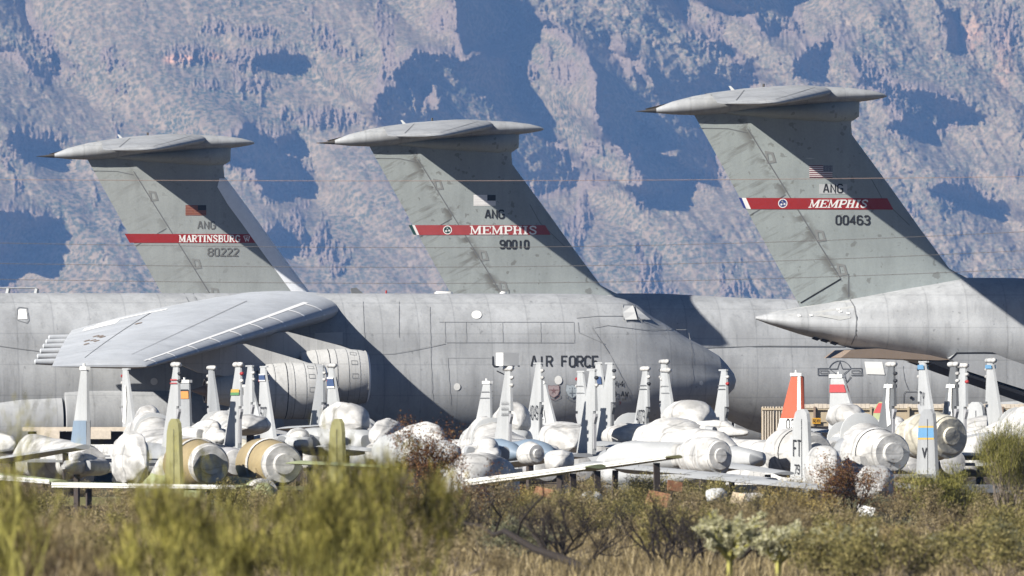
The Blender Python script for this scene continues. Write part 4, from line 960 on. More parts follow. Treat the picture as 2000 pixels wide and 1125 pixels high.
fighter('fighter with sky-blue fin tips and the letters TY on its left fin', 1805, 703, 1938, 697, True, {'pod': False, 'bands': [(5.25,5.42,C_SKY,'sky_blue_band')], 'text': 'TY', 'tz': 3.9}, {'bands': [(5.28,5.42,C_SKY,'sky_blue_band')]}, '', '', 11, .1, False)
fighter('fighter with pale plain podded fin, farthest right of the fighters', 1878, 708, 2018, 712, False, {}, {}, '', '', 12, .3, True)
# score marks and lookout box on the near fighter's fin
fl = [c for c in j6.children if c.name.startswith('tail_fin')]
lf = min(fl, key=lambda o: (j6.matrix_basis @ Vector(o.data.vertices[0].co)).x)
yl = lf.data.vertices[0].co.y; yl = (lf.data.vertices[0].co.y+lf.data.vertices[8].co.y)/2
m = MB()
for r_ in range(3):
    for q in range(7):
        x = -.62+q*.17
        for s in (-1, 1): m.add([(x, yl+s*.088, 4.28-.2*r_), (x+.09, yl+s*.088, 4.28-.2*r_), (x+.05, yl+s*.088, 4.42-.2*r_)], [(0, 1, 2)])
tag(m.build('score_mark', M_BLACK, lf), kind='stuff', label='rows of tiny black score marks')
cb = MB(); c0 = Matrix.Translation(j6.location) @ Matrix.Rotation(j6.rotation_euler.z, 4, 'Z') @ Vector((-.1, yl, 5.68+.235)); cb.box(c0, (.62, .62, .46), Matrix.Rotation(R(24), 3, 'Z'))
tag(cb.build('cardboard_box', M_WHITE), 'white box balanced on top of the fin pod left of AIR FORCE', 'box')

def single(label, px, py, right, foresh, mat, seed, spec=None, tip=5.0, body=True, sm=1.0, kind='small_jet'):
    """single-finned jet seen nearly end on"""
    spec = spec or {}; rnd = random.Random(seed); s = (HOR-py)/(tip-ZC)*sm
    th = (math.atan2(-math.sqrt(1-foresh**2), foresh) if right else math.atan2(math.sqrt(1-foresh**2), -foresh))
    root = empty(kind, place(px, s, 0)+Vector((0, 0, ZC+(HOR-py)/s-tip)), th, label, 'jet', 'single-finned small jets in white storage wrap')
    out = [(-.55,5.0),(.45,5.0),(2.1,2.35),(3.4,2.05),(-.75,2.05),(-.7,3.2)]; n = 6
    m = MB(); vs = []
    for sg in (-1, 1): vs += [(a, sg*.07*(1-.5*(z-2)/3), z) for a, z in out]
    m.add(vs, [tuple(range(n))[::-1], tuple(range(n, 2*n))]+[(i, (i+1) % n, (i+1) % n+n, i+n) for i in range(n)]); f = m.build('tail_fin', mat, root)
    m = MB(); m.box((-.08,0,5.05), (1.1,.16,.12)); m.tube([(.05,0,5.1),(.05,0,5.22)], .05, 6); m.build('tip_cap', M_WHITE, f)
    fn = lambda z: (-.55-.15*min(1, (5-z)/1.8), interp(z, [2.35, 5.0], [2.1, .45]))
    if spec.get('bands'): bands(f, fn, 0, spec['bands'], .08)
    for t, z0, z1, k in spec.get('text', []): fin_text(f, t, -.45, -.45+k*len(t), z0, z1, .075*0, spec.get('ink', M_BLACK)) if False else fin_text(f, t, -.45, -.45+k*len(t), z0, z1, 0, spec.get('ink', M_BLACK))
    if body:
        m = MB(); lump(m, [(-1.3,0,1.75,.5,.45),(0,0,1.8,.62,.58),(3,0,1.8,.85,.7),(6,0,1.8,.8,.75),(8,0,1.9,.62,.8),(9.5,0,2.0,.5,.75),(11,0,1.8,.4,.5),(12.5,0,1.7,.15,.2)], 20, 2.2, rnd, .06); m.build('fuselage', W_A, root, smooth=True)
        for sg in (-1, 1):
            m = MB(); m.prism([(6.5,sg*.7),(3.2,sg*4.4),(1.9,sg*4.4),(1.5,sg*.7)], 1.75, 1.85, 'xy'); m.build('wing', J_LITE, root)
            m = MB(); m.prism([(1.2,sg*.5),(-.2,sg*2.6),(-1.2,sg*2.6),(-1.2,sg*.5)], 1.72, 1.8, 'xy'); m.build('stabilator', J_LITE, root)
    return root
single('jet with one thin pale fin, alone at the far left', 165, 722, False, .22, J_LITE, 31, {'bands': [(2.3,3.2,J_BLUE,'dark_blue_rudder')]})
single('jet with an orange and black band near its short fin tip on the left', 361, 747, False, .4, J_GREY, 32, {'bands': [(4.3,4.62,C_ORG,'orange_band'),(4.62,4.7,M_BLACK,'black_band')]})
single('jet with a short broad pale fin leaning right beside the yellow and green banded fin', 486, 756, True, .42, J_LITE, 33)
single('jet with a narrow short fin left of the box-topped fin', 951, 749, False, .3, J_LITE, 34, {'bands': [(4.35,4.38,M_LINE,'thin_band'),(4.62,4.65,M_LINE,'thin_band')]})
single('jet with a short pale fin beside the pinkish shield badge', 1058, 749, True, .4, J_LITE, 35, {'text': [('CA', 3.3, 3.8, .5)], 'ink': M_PATCH})
of = single('jet with a bright orange and white fin numbered 036', 1556, 734, False, .38, J_ORA, 36, {'bands': [(2.9,3.35,M_WHITE,'number_panel')], 'text': [('036', 2.95, 3.3, .42)]})
fo = [c for c in of.children if c.name.startswith('tail_fin')][0]; m = MB()
for s_ in (-1, 1): m.add([(-.66, s_*.079, 2.35), (-.18, s_*.079, 2.35), (-.28, s_*.079, 4.97), (-.545, s_*.079, 4.97)], [(0, 1, 2, 3)])
m.build('white_rudder', M_WHITE, fo)
single('jet with a red band at its fin tip and the faded letters ND', 1637, 737, True, .46, J_LITE, 37, {'bands': [(4.4,4.72,C_RED,'red_band')], 'text': [('ND', 3.2, 3.75, .55), ('791', 2.65, 3.0, .42)], 'ink': M_PATCH})

def attack(label, px, pyt, s, th, fa, fb, nacm, cover, tailm, seed, wing_m, hs=2.86, hd=1.28):
    """straight-winged attack jet: twin end-plate fins and two fat engine drums over the rear fuselage, lying on its belly"""
    rnd = random.Random(seed); tip = 3.55; z0 = ZC+(HOR-pyt)/s-tip
    root = empty('attack_jet', place(px, s, 0)+Vector((0, 0, z0)), th, label, 'attack jet', 'attack jets with two engine drums')
    m = MB(); lump(m, [(-1.6,0,1.05,.12,.12),(-1.3,0,1.02,.34,.36),(0,0,1.0,.48,.5),(3,0,.95,.6,.66),(7,0,.95,.66,.8),(10,0,1.0,.66,.85),(11,0,1.1,.6,.9),(12.5,0,.95,.5,.62),(13.8,0,.8,.3,.36),(14.2,0,.75,.1,.1)], 22, 2.3, rnd, .03)
    m.build('fuselage', tailm, root, smooth=True)
    m = MB(); lump(m, [(-1.0,0,1.02,.47,.50),(-.75,0,1.02,.50,.53),(-.5,0,1.02,.49,.52)], 22, 2.2); m.build('tail_tape', W_A, root, smooth=True)
    m = MB(); lump(m, [(8.8,0,1.6,.2,.2),(9.6,0,1.75,.5,.62),(10.6,0,1.75,.5,.65),(11.6,0,1.5,.4,.45),(12.3,0,1.2,.2,.2)], 20, 2., rnd, .05); m.build('wrapped_canopy', W_A, root, smooth=True)
    for sg in (-1, 1):
        m = MB(); m.lathe([(0,.62),(.05,.66),(.8,.78),(1.8,.88),(2.7,.86),(3.0,.78),(3.02,.1)], (1.2, sg*hd, 2.02), 'x', 30); n_ = m.build('engine_drum', nacm, root, auto=40)
        m = MB(); m.lathe([(-.30,.0),(-.30,.34),(-.12,.37),(-.11,.62),(.03,.70),(.14,.715),(.2,.69)], (1.2, sg*hd, 2.02), 'x', 30, (False, False)); m.build('drum_end_cover', cover, n_, auto=45)
        m = MB(); m.lathe([(1.28,.868),(1.30,.885),(1.44,.893),(1.46,.875)], (1.2, sg*hd, 2.02), 'x', 30, (False, False)); m.build('tape_ring', W_A, n_, auto=40)
        m = MB(); m.prism([(1.6,1.5),(3.4,1.5),(3.2,1.9),(1.8,1.9)], sg*.5, sg*1.0); m.build('engine_pylon', nacm, root)
        m = MB(); m.prism([(7.6,sg*.6),(7.6,sg*3.2),(7.1,sg*8.6),(5.6,sg*8.6),(5.1,sg*3.2),(5.1,sg*.6)], .62, .9, 'xy'); m.build('wing', wing_m, root)
        m = MB(); m.prism([(.9,sg*.4),(.9,sg*hs*.98),(-.75,sg*hs*.98),(-.75,sg*.4)], 1.15, 1.28, 'xy'); m.build('tailplane', wing_m, root)
    right_plus = -math.sin(th) > 0
    ys = ((-hs if math.cos(th+math.pi/2) > 0 else hs), (hs if math.cos(th+math.pi/2) > 0 else -hs))
    for y, f in zip(ys, (fa, fb)):
        if f is None: continue
        out = [(-.85,.55),(.75,.55),(1.0,1.1),(.72,3.1),(.5,3.42),(.2,3.55),(-.35,3.55),(-.62,3.4),(-.72,3.1),(-.95,1.1)]
        m = MB(); m.prism(out, y-.06, y+.06); o = m.build('tail_fin', f['mat'], root)
        m = MB()
        for s_ in (-1, 1): m.add([(-.22, y+s_*.068, .6), (-.16, y+s_*.068, .6), (-.12, y+s_*.068, 3.2), (-.18, y+s_*.068, 3.2)], [(0, 1, 2, 3)])
        m.build('rudder_joint', M_BLACK, o)
        fn = lambda z: (interp(z, [.55, 1.1, 3.1, 3.55], [-.85, -.95, -.72, -.4]), interp(z, [.55, 1.1, 3.1, 3.55], [.75, 1.0, .72, .22]))
        if f.get('bands'): bands(o, fn, y, f['bands'], .066)
        for t, a0, a1, b0, b1 in f.get('text', []): fin_text(o, t, a0, a1, b0, b1, y+0*.066, M_BLACK) if False else fin_text(o, t, a0, a1, b0, b1, y, M_BLACK)
    return root
attack('attack jet with tan engine drums between two olive fins in the left brush', 500, 818, 58, R(107), {'mat': J_PRIM}, {'mat': J_PRIM}, J_TAN, W_A, J_GRN, 41, J_PRIM)
attack('white wrapped attack jet, letters FT on its left fin, blue band on the right', 1689, 799, 56, R(110), {'mat': J_LITE, 'text': [('FT', -.1, .6, 1.9, 2.45), ('79', .0, .5, 1.3, 1.6)]}, {'mat': J_GREY, 'bands': [(2.55,2.9,C_SKY,'blue_band'),(2.9,2.96,C_YEL,'yellow_line'),(2.49,2.55,C_YEL,'yellow_line')], 'text': [('V', -.1, .3, 1.9, 2.2)]}, W_A, W_A, W_A, 42, J_LITE, 2.35, 1.45)
attack('attack jet with a red-tipped olive fin and cream drum covers at the right', 1815, 785, 48, R(118), {'mat': J_GRN, 'bands': [(3.1,3.5,C_RED,'red_tip')], 'text': [('18', -.1, .5, 1.0, 1.5)]}, {'mat': J_LITE}, W_B, W_B, W_A, 43, J_LITE, 2.15, 1.3)
# ------------------------------------------------------------------ trailers, crates, detached parts
M_WOOD = flat('pale_plywood', (.44, .36, .25), .8, .15, 4); M_TRAIL = flat('faded_tan_trailer', (.36, .30, .21), .7, .2, 3); M_DIRTY = flat('chalky_edge', (.52, .46, .38), .9, .25, 8)
M_RUST = flat('rusty_orange_panel', (.19, .09, .045), .8, .35, 5); M_SIGN = flat('amber_sign', (.50, .26, .02), .6); M_DARKW = flat('dark_underframe', (.05, .04, .035), .9)
S0 = 47.0
a, b = P(1540, 0, S0), P(2040, 0, S0); zt = ZC+(HOR-793)/S0; zb = ZC+(HOR-832)/S0; L = b.x-a.x; cx = (a.x+b.x)/2; y = a.y
tr = empty('flatbed_trailer', (cx, y, 0), 0, 'long low tan trailer with side posts behind the right-hand jets', 'trailer')
m = MB(); m.box((0, 1.2, (zt+zb)/2), (L, .1, zt-zb)); m.box((0, 0, (zt+zb)/2-.05), (L, .1, zt-zb-.1)); m.build('side_board', M_TRAIL, tr)
m = MB(); rr = random.Random(4); k = 60
for i in range(k): m.box((-L/2+L*(i+.5)/k, .3, zt+.0), (L/k*.96, .9, .14+rr.uniform(0, .06)))
m.build('chalky_load', M_DIRTY, tr)
m = MB(); m.box((0, -.1, zt-.14), (L, .06, .05)); m.box((0, -.1, zb+.05), (L, .1, .12)); m.build('side_rail', M_TRAIL, tr)
for i in range(14):
    m = MB(); m.box((-L/2+.3+i*.78, -.14, (zt+zb)/2), (.09, .1, zt-zb-.05)); m.build('side_post', M_METAL if i % 2 else M_TRAIL, tr)
m = MB(); m.box((0, .6, .8), (L, 1.2, .3)); m.build('underframe', M_DARKW, tr)
for i in (-4.2, -3.2, 2.5, 3.5):
    m = MB()
    m.rings([[(i+r*math.cos(t), -.1+q, .45+r*math.sin(t)) for t in [2*math.pi*k/18 for k in range(18)]] for q, r in ((0,.2),(.02,.42),(.06,.45),(.28,.45),(.32,.42),(.34,.2))]); m.build('wheel', M_TYRE, tr, auto=40)
sg = MB(); sx = P(1594.5, 0, S0).x-cx; sz = ZC+(HOR-822)/S0; sg.box((sx, -.22, sz), (.34, .03, .24)); so_ = sg.build('marker_sign', M_SIGN, tr)
d = Decal(lambda p, q: (p, q), lambda p, q, o: (p, -.24-o, q), .01)
for i, ch in enumerate('REAR'):
    for pl in G[ch]: d.line([(sx-.14+i*.072+u*.0125, sz-.06+v*.02) for u, v in pl], .014, 9)
d.build('sign_letters', M_BLACK, so_)
for j, (x0, x1, lab) in enumerate(((1487, 1513, 'pale slatted wooden crate at the left end of the tan trailer'), (1514, 1541, 'second pale slatted crate, touching the trailer'))):
    p, q = P(x0, 0, S0-.3), P(x1, 0, S0-.3); w_ = q.x-p.x; h_ = ZC+(HOR-793)/S0
    c = empty('wooden_crate', ((p.x+q.x)/2, p.y, 0), 0, lab, 'crate', 'pale wooden crates by the trailer')
    m = MB(); m.box((0, .5, h_/2), (w_-.04, 1.0, h_-.06)); m.build('crate_body', M_WOOD, c)
    for i in range(5): m = MB(); m.box((-w_/2+.06+i*(w_-.12)/4, -.03, h_/2), (.05, .05, h_-.02)); m.build('slat', M_DIRTY, c)
    m = MB(); m.box((0, -.07, h_-.12), (w_, .04, .08)); m.box((0, -.07, .9), (w_, .04, .08)); m.build('cross_rail', M_WOOD, c)
# low trailer on the left
p, q = P(45, 0, 50), P(305, 0, 50); z = ZC+(HOR-838)/50; t2 = empty('flatbed_trailer', ((p.x+q.x)/2, p.y, 0), 0, 'low empty pale flatbed at the left, under the gear pod', 'trailer')
m = MB(); m.box((0, 0, z), (q.x-p.x, 2.2, .16)); m.build('deck', M_DIRTY, t2); m = MB(); m.box((0, .3, z-.35), (q.x-p.x-.4, 1.4, .5)); m.build('underframe', M_DARKW, t2)
for i, xx in enumerate((-1.6, 0.4)): m = MB(); m.box((xx, -1.12, z-.22), (.9, .05, .34)); m.build('hanging_flap', M_DIRTY, t2)
# detached wings and panels lying about: (x0,y0,x1,y1, depth px, scale, material, label)
def slab(x0, y0, x1, y1, th, ch, s, mat, label, edge=None, joints=2):
    a, b = P(x0, y0, s), P(x1, y1, s*1.01); d = (b-a); L = d.length; ang = math.atan2(d.z, math.hypot(d.x, d.y)); r = empty('detached_wing', a, math.atan2(d.y, d.x), label, 'wing', 'detached wings and panels on the ground'); r.rotation_euler.y = -ang
    m = MB(); t = 1.9*th/s; n = 12; secs = []
    for k in range(n+1):
        u = L*k/n; kk = 1-.35*k/n
        up = [(u, -ch*kk*(c-.0), 0) for c in CST[::2]+[1.0][:0]]; 
        ring = [(u, ch*kk*(.5-c), t*kk*naca(c, 1.)) for c in CST]+[(u, ch*kk*(.5-c), -t*kk*naca(c, 1.)*.6) for c in reversed(CST[1:-1])]
        secs.append(ring)
    m.rings(secs); w_ = m.build('wing_skin', mat, r, auto=40)
    if edge:
        m = MB(); m.add([(.02, -ch*.46, -t*.28), (L*.98, -ch*.46*.65, -t*.2), (L*.98, -ch*.46*.65-.02, t*.32), (.02, -ch*.46-.02, t*.45)], [(0, 1, 2, 3)]); m.build('pale_edge_strip', edge, w_)
    for j in range(joints):
        m = MB(); u = L*(j+1)/(joints+1); kk = 1-.35*u/L
        for c0, c1 in zip(CST[3:-1], CST[4:]): m.add([(u, ch*kk*(.5-c0), t*kk*naca(c0, 1.)+.006), (u+.03, ch*kk*(.5-c0), t*kk*naca(c0, 1.)+.006), (u+.03, ch*kk*(.5-c1), t*kk*naca(c1, 1.)+.006), (u, ch*kk*(.5-c1), t*kk*naca(c1, 1.)+.006)], [(0, 1, 2, 3)])
        m.build('wing_joint', M_LINE, w_)
    # wooden stands
    for f in (.15, .8):
        m = MB(); h0 = a.z+d.z*f; m.box((L*f, 0, -h0/2-.05), (.07, .2, max(.2, h0-.1))); m.build('stand', M_DARKW, r)
    return r
slab(935, 944, 1165, 912, 9, 1.0, 63, J_GRN, 'pale green detached wing with a long white edge, left of centre', M_WHITE)
slab(1140, 917, 1318, 893, 7, .8, 62, J_PRIM, 'olive detached wing with a white edge rising to the right of centre', M_WHITE)
slab(1150, 908, 1500, 938, 8, 1.3, 60, J_LITE, 'long pale grey wing sloping down right, in front of the white jets', None, 4)
slab(1370, 932, 1640, 958, 9, 1.5, 61, J_LITE, 'pale grey wing with dark joints beside the FT fin', None, 4)
slab(960, 912, 1130, 890, 8, 1.6, 57, J_LITE, 'broad pale grey wing panel under the box-topped fin', None, 2)
slab(1165, 868, 1330, 882, 7, 1.4, 54, J_LITE, 'pale wing panel between the 4049 and 4073 jets', None, 3)
slab(1380, 905, 1530, 925, 7, 1.2, 58, J_LITE, 'short grey wing panel in front of the big wrapped fuselage', None, 2)
slab(0, 900, 160, 874, 10, .9, 57, J_LITE, 'white tubular wing at the far left', None, 1)
slab(-20, 930, 115, 942, 8, .9, 60, J_GRN, 'pale green wing piece at the far left, lowest of the row', M_WHITE, 1)
slab(120, 948, 480, 952, 7, .9, 61, J_GRN, 'long green wing below the olive fins', M_WHITE, 3)
slab(580, 905, 745, 912, 6, .9, 59, J_GRN, 'green wing strip right of the tan drums', None, 1)
slab(640, 872, 760, 884, 6, .9, 55, J_LITE, 'white wing strip behind the right olive fin', None, 1)
slab(730, 842, 835, 836, 5, .7, 50, J_LITE, 'thin white boom left of the rusty bush', None, 1)
slab(560, 838, 640, 832, 6, .9, 51, J_LITE, 'pale wing panel under the engine nacelles', None, 1)
slab(1690, 945, 1850, 958, 7, 1.2, 60, J_LITE, 'pale wing below the white drums on the right', None, 2)
slab(1540, 840, 1660, 846, 6, 1.0, 50, J_LITE, 'grey wing under the orange fin', None, 1)
# wrapped lumps: parts and whole fuselages seen end on
def wrapped(px, py, w, h, s, ln, yaw, mat, seed, label, disc=None, ringm=None, e=2.2, name='wrapped_fuselage'):
    rnd = random.Random(seed); hw, hh = w/s/2, h/s/2; z = ZC+(HOR-py)/s; p = P(px, 0, s); r = empty(name, (p.x, p.y, 0), yaw, label, 'wrapped part', 'white wrapped parts among the jets')
    if disc is None and mat is W_A and h >= 40 and 'cover' not in label and 'dome' not in label:
        # nose cone, broad shoulders with covered intakes, canopy hump on top
        zb = z-hh*.28; bh = hh*.70; skin = W_A if seed % 3 else J_LITE
        m = MB(); lump(m, [(0,0,zb-bh*.1,.04,.04),(.12,0,zb-bh*.1,hw*.30,bh*.42),(ln*.3,0,zb,hw*.52,bh*.8),(ln*.42,0,zb,hw*.62,bh*.9),(ln*.5,0,zb,hw*.98,bh*.95),(ln,0,zb,hw,bh),(ln*1.1,0,zb,hw*.8,bh*.7)], 26, 2.7, rnd, .03)
        b = m.build('wrapped_body', skin, r, smooth=True)
        m = MB(); lump(m, [(ln*.22,0,zb+bh*.5,hw*.15,bh*.2),(ln*.34,0,zb+bh*.62,hw*.44,hh*.62),(ln*.5,0,zb+bh*.7,hw*.5,hh*.70),(ln*.75,0,zb+bh*.62,hw*.48,hh*.60),(ln*1.05,0,zb+bh*.4,hw*.3,hh*.4)], 24, 2.1, rnd, .03); m.build('canopy_cover', W_A, r, smooth=True)
        m = MB(); m.rings([sup(ln*.3+dx, 0, zb, hw*.52*k_, bh*.8*k_, 26, 2.6) for dx, k_ in ((0,.98),(.01,1.03),(.1,1.05),(.11,1.0))], False, False); m.build('tape_seam', M_PATCH, b, auto=45)
        for sg in (-1, 1):
            m = MB(); lump(m, [(ln*.40,sg*hw*.74,zb+bh*.1,hw*.05,bh*.1),(ln*.405,sg*hw*.74,zb+bh*.1,hw*.22,bh*.62),(ln*.52,sg*hw*.76,zb+bh*.1,hw*.24,bh*.7)], 16, 3.); m.build('intake_cover', W_A if seed % 2 else J_GREY, b, auto=45)
        m = MB(); m.box((ln*.4, 0, max(.05, (zb-bh)/2)), (.2, hw*.3, max(.1, zb-bh+.1))); m.build('cradle', M_DARKW, r)
        return r
    if disc is None and mat is W_A and 'canopy' not in label and 'dome' not in label and px < 1960: z -= hh*.45; hh *= 1.45; e = 2.7
    m = MB(); n = 9; st = []
    for k in range(n+1):
        u = k/n; g = math.sin(min(1, u*2.4)*math.pi/2)**.6 if disc is None else (.86+.14*math.sin(min(1, u*3)*math.pi/2))
        g *= 1-.25*max(0, u-.6)/.4 if k < n else .4
        st.append((ln*u, rnd.gauss(0, .03*hw), z-(1-g)*hh*.3, max(.03, hw*g*rnd.uniform(.95, 1.05)), max(.03, hh*g*rnd.uniform(.94, 1.06))))
    lump(m, st, 26, e, rnd if disc is None and mat is not J_BLUE else None, .09); b = m.build('wrapped_body', mat, r, smooth=(disc is None), auto=45)
    if disc is not None:
        m = MB(); m.rings([sup(x, 0, z, hw*k_, hh*k_, 26, 2.) for x, k_ in ((.02,.84),(-.05,.80),(-.10,.74),(-.11,.40),(-.2,.36),(-.21,.02))]); m.build('end_cover', disc, b, auto=40)
    if 'dome' in label:
        m = MB(); zl = z-hh*1.15; lump(m, [(-.5,0,zl,hw*.3,hh*.35),(-.3,0,zl,hw*.62,hh*.6),(.6,0,zl,hw*.95,hh*.75),(ln*.5,0,zl,hw*1.25,hh*.8),(ln*1.3,0,zl,hw*1.3,hh*.8)], 26, 3., rnd, .025); m.build('fuselage', J_LITE if seed % 2 else W_A, r, smooth=True)
    for q in ((.3, .62) if disc is not None else ()):
        i = int(q*n); a_ = st[i]; m = MB(); m.rings([sup(a_[0]+dx, a_[1], a_[2], a_[3]*k_, a_[4]*k_, 26, e) for dx, k_ in ((0,.97),(.01,1.012),(.09,1.012),(.10,.97))], False, False); m.build('tape_seam', ringm or M_PATCH, b, auto=45)
    m = MB(); m.box((ln*.5, 0, max(.05, (z-hh)/2)), (.2, hw*.35, max(.1, z-hh+.1))); m.build('cradle', M_DARKW, r)
    return r
UP = R(100)
wrapped(706, 822, 76, 70, 53, 3.2, R(112), W_A, 1, 'white domed hump just right of the navy-banded fin')
wrapped(735, 850, 60, 62, 55, 3.0, R(75), W_A, 2, 'smaller white wrapped lump leaning on the domed hump')
wrapped(893, 868, 96, 100, 58, 4.5, R(118), W_A, 3, 'big white hump behind the dark rusty bush')
wrapped(880, 930, 110, 85, 62, 3.5, R(60), W_A, 4, 'large sagging white cover at the foot of the big white hump')
wrapped(1014, 822, 66, 72, 52, 3.0, R(100), W_A, 5, 'white dome between the box-topped fin and the 4049 fin')
wrapped(1370, 815, 92, 66, 54, 3.0, R(105), W_A, 6, 'white dome with a black mark, in front of the dark radome')
wrapped(1372, 862, 118, 92, 56, 4.5, R(115), W_A, 7, 'bulky white wrapped fuselage under the dome with a black mark')
wrapped(1405, 890, 62, 74, 59, 3.5, R(108), W_A, 8, 'white wrapped barrel end right of the bulky fuselage', W_A)
wrapped(1490, 880, 150, 96, 57, 6.0, R(135), W_A, 9, 'largest white wrapped fuselage, black slots on its side, left of the FT fin')
wrapped(1462, 838, 60, 40, 56, 3.0, R(140), W_A, 10, 'white wrapped canopy on top of the largest wrapped fuselage')
wrapped(1672, 812, 66, 48, 50, 4.0, R(100), W_A, 11, 'smooth white canopy cover right of the ND fin')
wrapped(300, 815, 44, 46, 51, 2.5, R(100), W_A, 12, 'small white dome right of the far left fins')
wrapped(30, 850, 70, 90, 55, 4.5, R(140), W_A, 13, 'white wrapped nose sloping down at the left edge')
wrapped(125, 905, 60, 50, 58, 3.0, R(70), W_A, 14, 'white wrapped lump under the left tubular wing')
wrapped(285, 880, 46, 70, 57, 3.0, R(110), W_A, 15, 'draped white cover left of the left olive fin')
wrapped(1020, 882, 54, 48, 56, 3.0, R(125), J_BLUE, 16, 'barrel tinted blue-grey for shade, behind the small white disc', None, None, 2., 'engine_barrel')
wrapped(1083, 882, 60, 46, 56, 3.0, R(125), J_BLUE, 17, 'barrel tinted blue-grey for shade, the right one of two below the shield badges', None, None, 2., 'engine_barrel')
wrapped(1046, 886, 44, 46, 59, 1.0, R(115), W_A, 18, 'small white disc-ended drum between the blue-grey barrels', W_A, None, 2., 'engine_barrel')
wrapped(1085, 895, 56, 34, 58, 1.6, R(80), W_A, 19, 'white half-collapsed cover right of the small disc-ended drum')
wrapped(1855, 852, 92, 92, 55, 3.2, R(118), W_B, 20, 'big cream drum with a flat cloth cover, far right', W_B, None, 2., 'engine_barrel')
wrapped(1778, 838, 74, 60, 52, 4.0, R(108), W_A, 21, 'white wrapped cylinder left of the cream drum')
wrapped(1925, 845, 80, 60, 52, 4.0, R(95), W_A, 22, 'white cover at the right edge behind the feathery bush')
wrapped(440, 845, 70, 60, 53, 3.5, R(110), W_A, 23, 'white lump behind the tan drums')
wrapped(590, 858, 90, 50, 53, 3.5, R(95), W_A, 24, 'white lump below the engine nacelles')
wrapped(480, 830, 80, 40, 51, 3.5, R(85), W_A, 25, 'low white canopy cover below the outer nacelle')
wrapped(1250, 845, 120, 36, 52, 4.0, R(95), W_A, 26, 'flat crumpled white cover left of the 4073 fin')
wrapped(1120, 850, 90, 50, 53, 4.0, R(100), W_A, 27, 'white cover behind the shaded fins')
wrapped(965, 880, 90, 60, 57, 3.0, R(100), W_A, 28, 'white skirt at the foot of the box-topped fin')
wrapped(1630, 900, 56, 60, 60, 2.5, R(105), W_A, 29, 'white wrapped wheel well cover right of the FT fin')
wrapped(1720, 935, 70, 50, 62, 2.0, R(100), W_A, 30, 'sagging white cover under the right-hand white drum')
wrapped(1150, 978, 44, 36, 64, .9, R(80), M_PATCH, 31, 'whitish boulder-like drum alone in the brush, centre', None, None, 2.6, 'storage_drum')
wrapped(1395, 968, 40, 30, 64, .9, R(80), M_PATCH, 32, 'pale half-buried tank under the grey wings', None, None, 2.6, 'storage_drum')
for px, py, w, h, s, lab, mat in ((1285, 975, 46, 30, 66, 'rusty brown panel leaning in the brush right of centre', M_RUST), (1318, 950, 30, 22, 64, 'small rusty sheet under the grey wing', M_RUST), (1345, 990, 34, 22, 67, 'tan broken sheet in the brush', M_WOOD), (1440, 975, 26, 26, 66, 'small tan sheet below the grey wings', M_WOOD), (1062, 962, 40, 18, 66, 'brownish board in the brush below the green wing', M_RUST), (1690, 1000, 40, 24, 68, 'bleached white panel in the brush at right', M_WHITE)):
    p = P(px, py, s); r = empty('scrap_panel', p, R(random.Random(px).uniform(-30, 30)), lab, 'scrap', 'scrap sheets in the brush'); m = MB(); m.box((0, 0, 0), (w/s, .05, h/s), Matrix.Rotation(R(-25), 3, 'X') @ Matrix.Rotation(R(12), 3, 'Y')); m.build('sheet', mat, r); m = MB(); m.box((0, .25, -p.z/2), (.06, .06, max(.1, p.z))); m.build('prop', M_DARKW, r)
# ------------------------------------------------------------------ desert scrub
def leafmat(name, cols, rough=.7, clump=(1.1, .72, 1.15)):
    t = NT(name); r = t.n('NewGeometry').outputs['Random Per Island']
    n = len(cols); c = t.ramp(r, [(i/(n-1), cols[i]) for i in range(n)])
    big = t.noise(clump[0], 3, .6)
    c = t.mix(1.0, c, t.ramp(big, [(.38, clump[1]), (.62, clump[2])]), 'MULTIPLY')
    m = t.done(c, rough, spec=.15)
    tr = t.n('BsdfTranslucent'); t.t.links.new(c, tr.inputs[0]); mx = t.n('MixShader'); mx.inputs[0].default_value = .28
    out = [x for x in t.t.nodes if x.type == 'OUTPUT_MATERIAL'][0]
    t.t.links.new(t.b.outputs[0], mx.inputs[1]); t.t.links.new(tr.outputs[0], mx.inputs[2]); t.t.links.new(mx.outputs[0], out.inputs[0])
    return m
L_OLIVE = leafmat('olive_leaves', [(.06,.06,.02),(.15,.135,.045),(.26,.225,.08),(.38,.32,.14)])
L_DRY = leafmat('dry_twigs', [(.07,.052,.03),(.20,.155,.075),(.33,.26,.13),(.46,.38,.23)])
L_GOLD = leafmat('golden_leaves', [(.12,.09,.03),(.27,.20,.06),(.42,.32,.11),(.50,.40,.17)])
L_VERDE = leafmat('green_twigs', [(.05,.045,.015),(.16,.15,.035),(.29,.265,.06),(.44,.38,.11)], .7, (2.2, .34, 1.3))  # strong clump contrast paints the dark gaps between twigs into the colour
L_RUST = leafmat('rusty_leaves', [(.05,.025,.015),(.13,.06,.03),(.22,.10,.04),(.20,.15,.06)])
L_BROOM = leafmat('broom_leaves', [(.07,.07,.015),(.15,.15,.035),(.25,.23,.06),(.34,.31,.10)])
L_PALE = leafmat('pale_cactus_spines', [(.26,.26,.13),(.48,.46,.26),(.62,.60,.38),(.72,.69,.50)])
L_GREY = leafmat('grey_green_leaves', [(.08,.085,.05),(.15,.155,.09),(.22,.22,.13),(.28,.27,.17)])
B_DARK = flat('dark_bark', (.022, .017, .014), .9, .3, 6); B_GREY = flat('grey_bark', (.16, .13, .10), .9, .3, 6); B_GRN = flat('green_bark', (.30, .28, .07), .7, .2, 4)
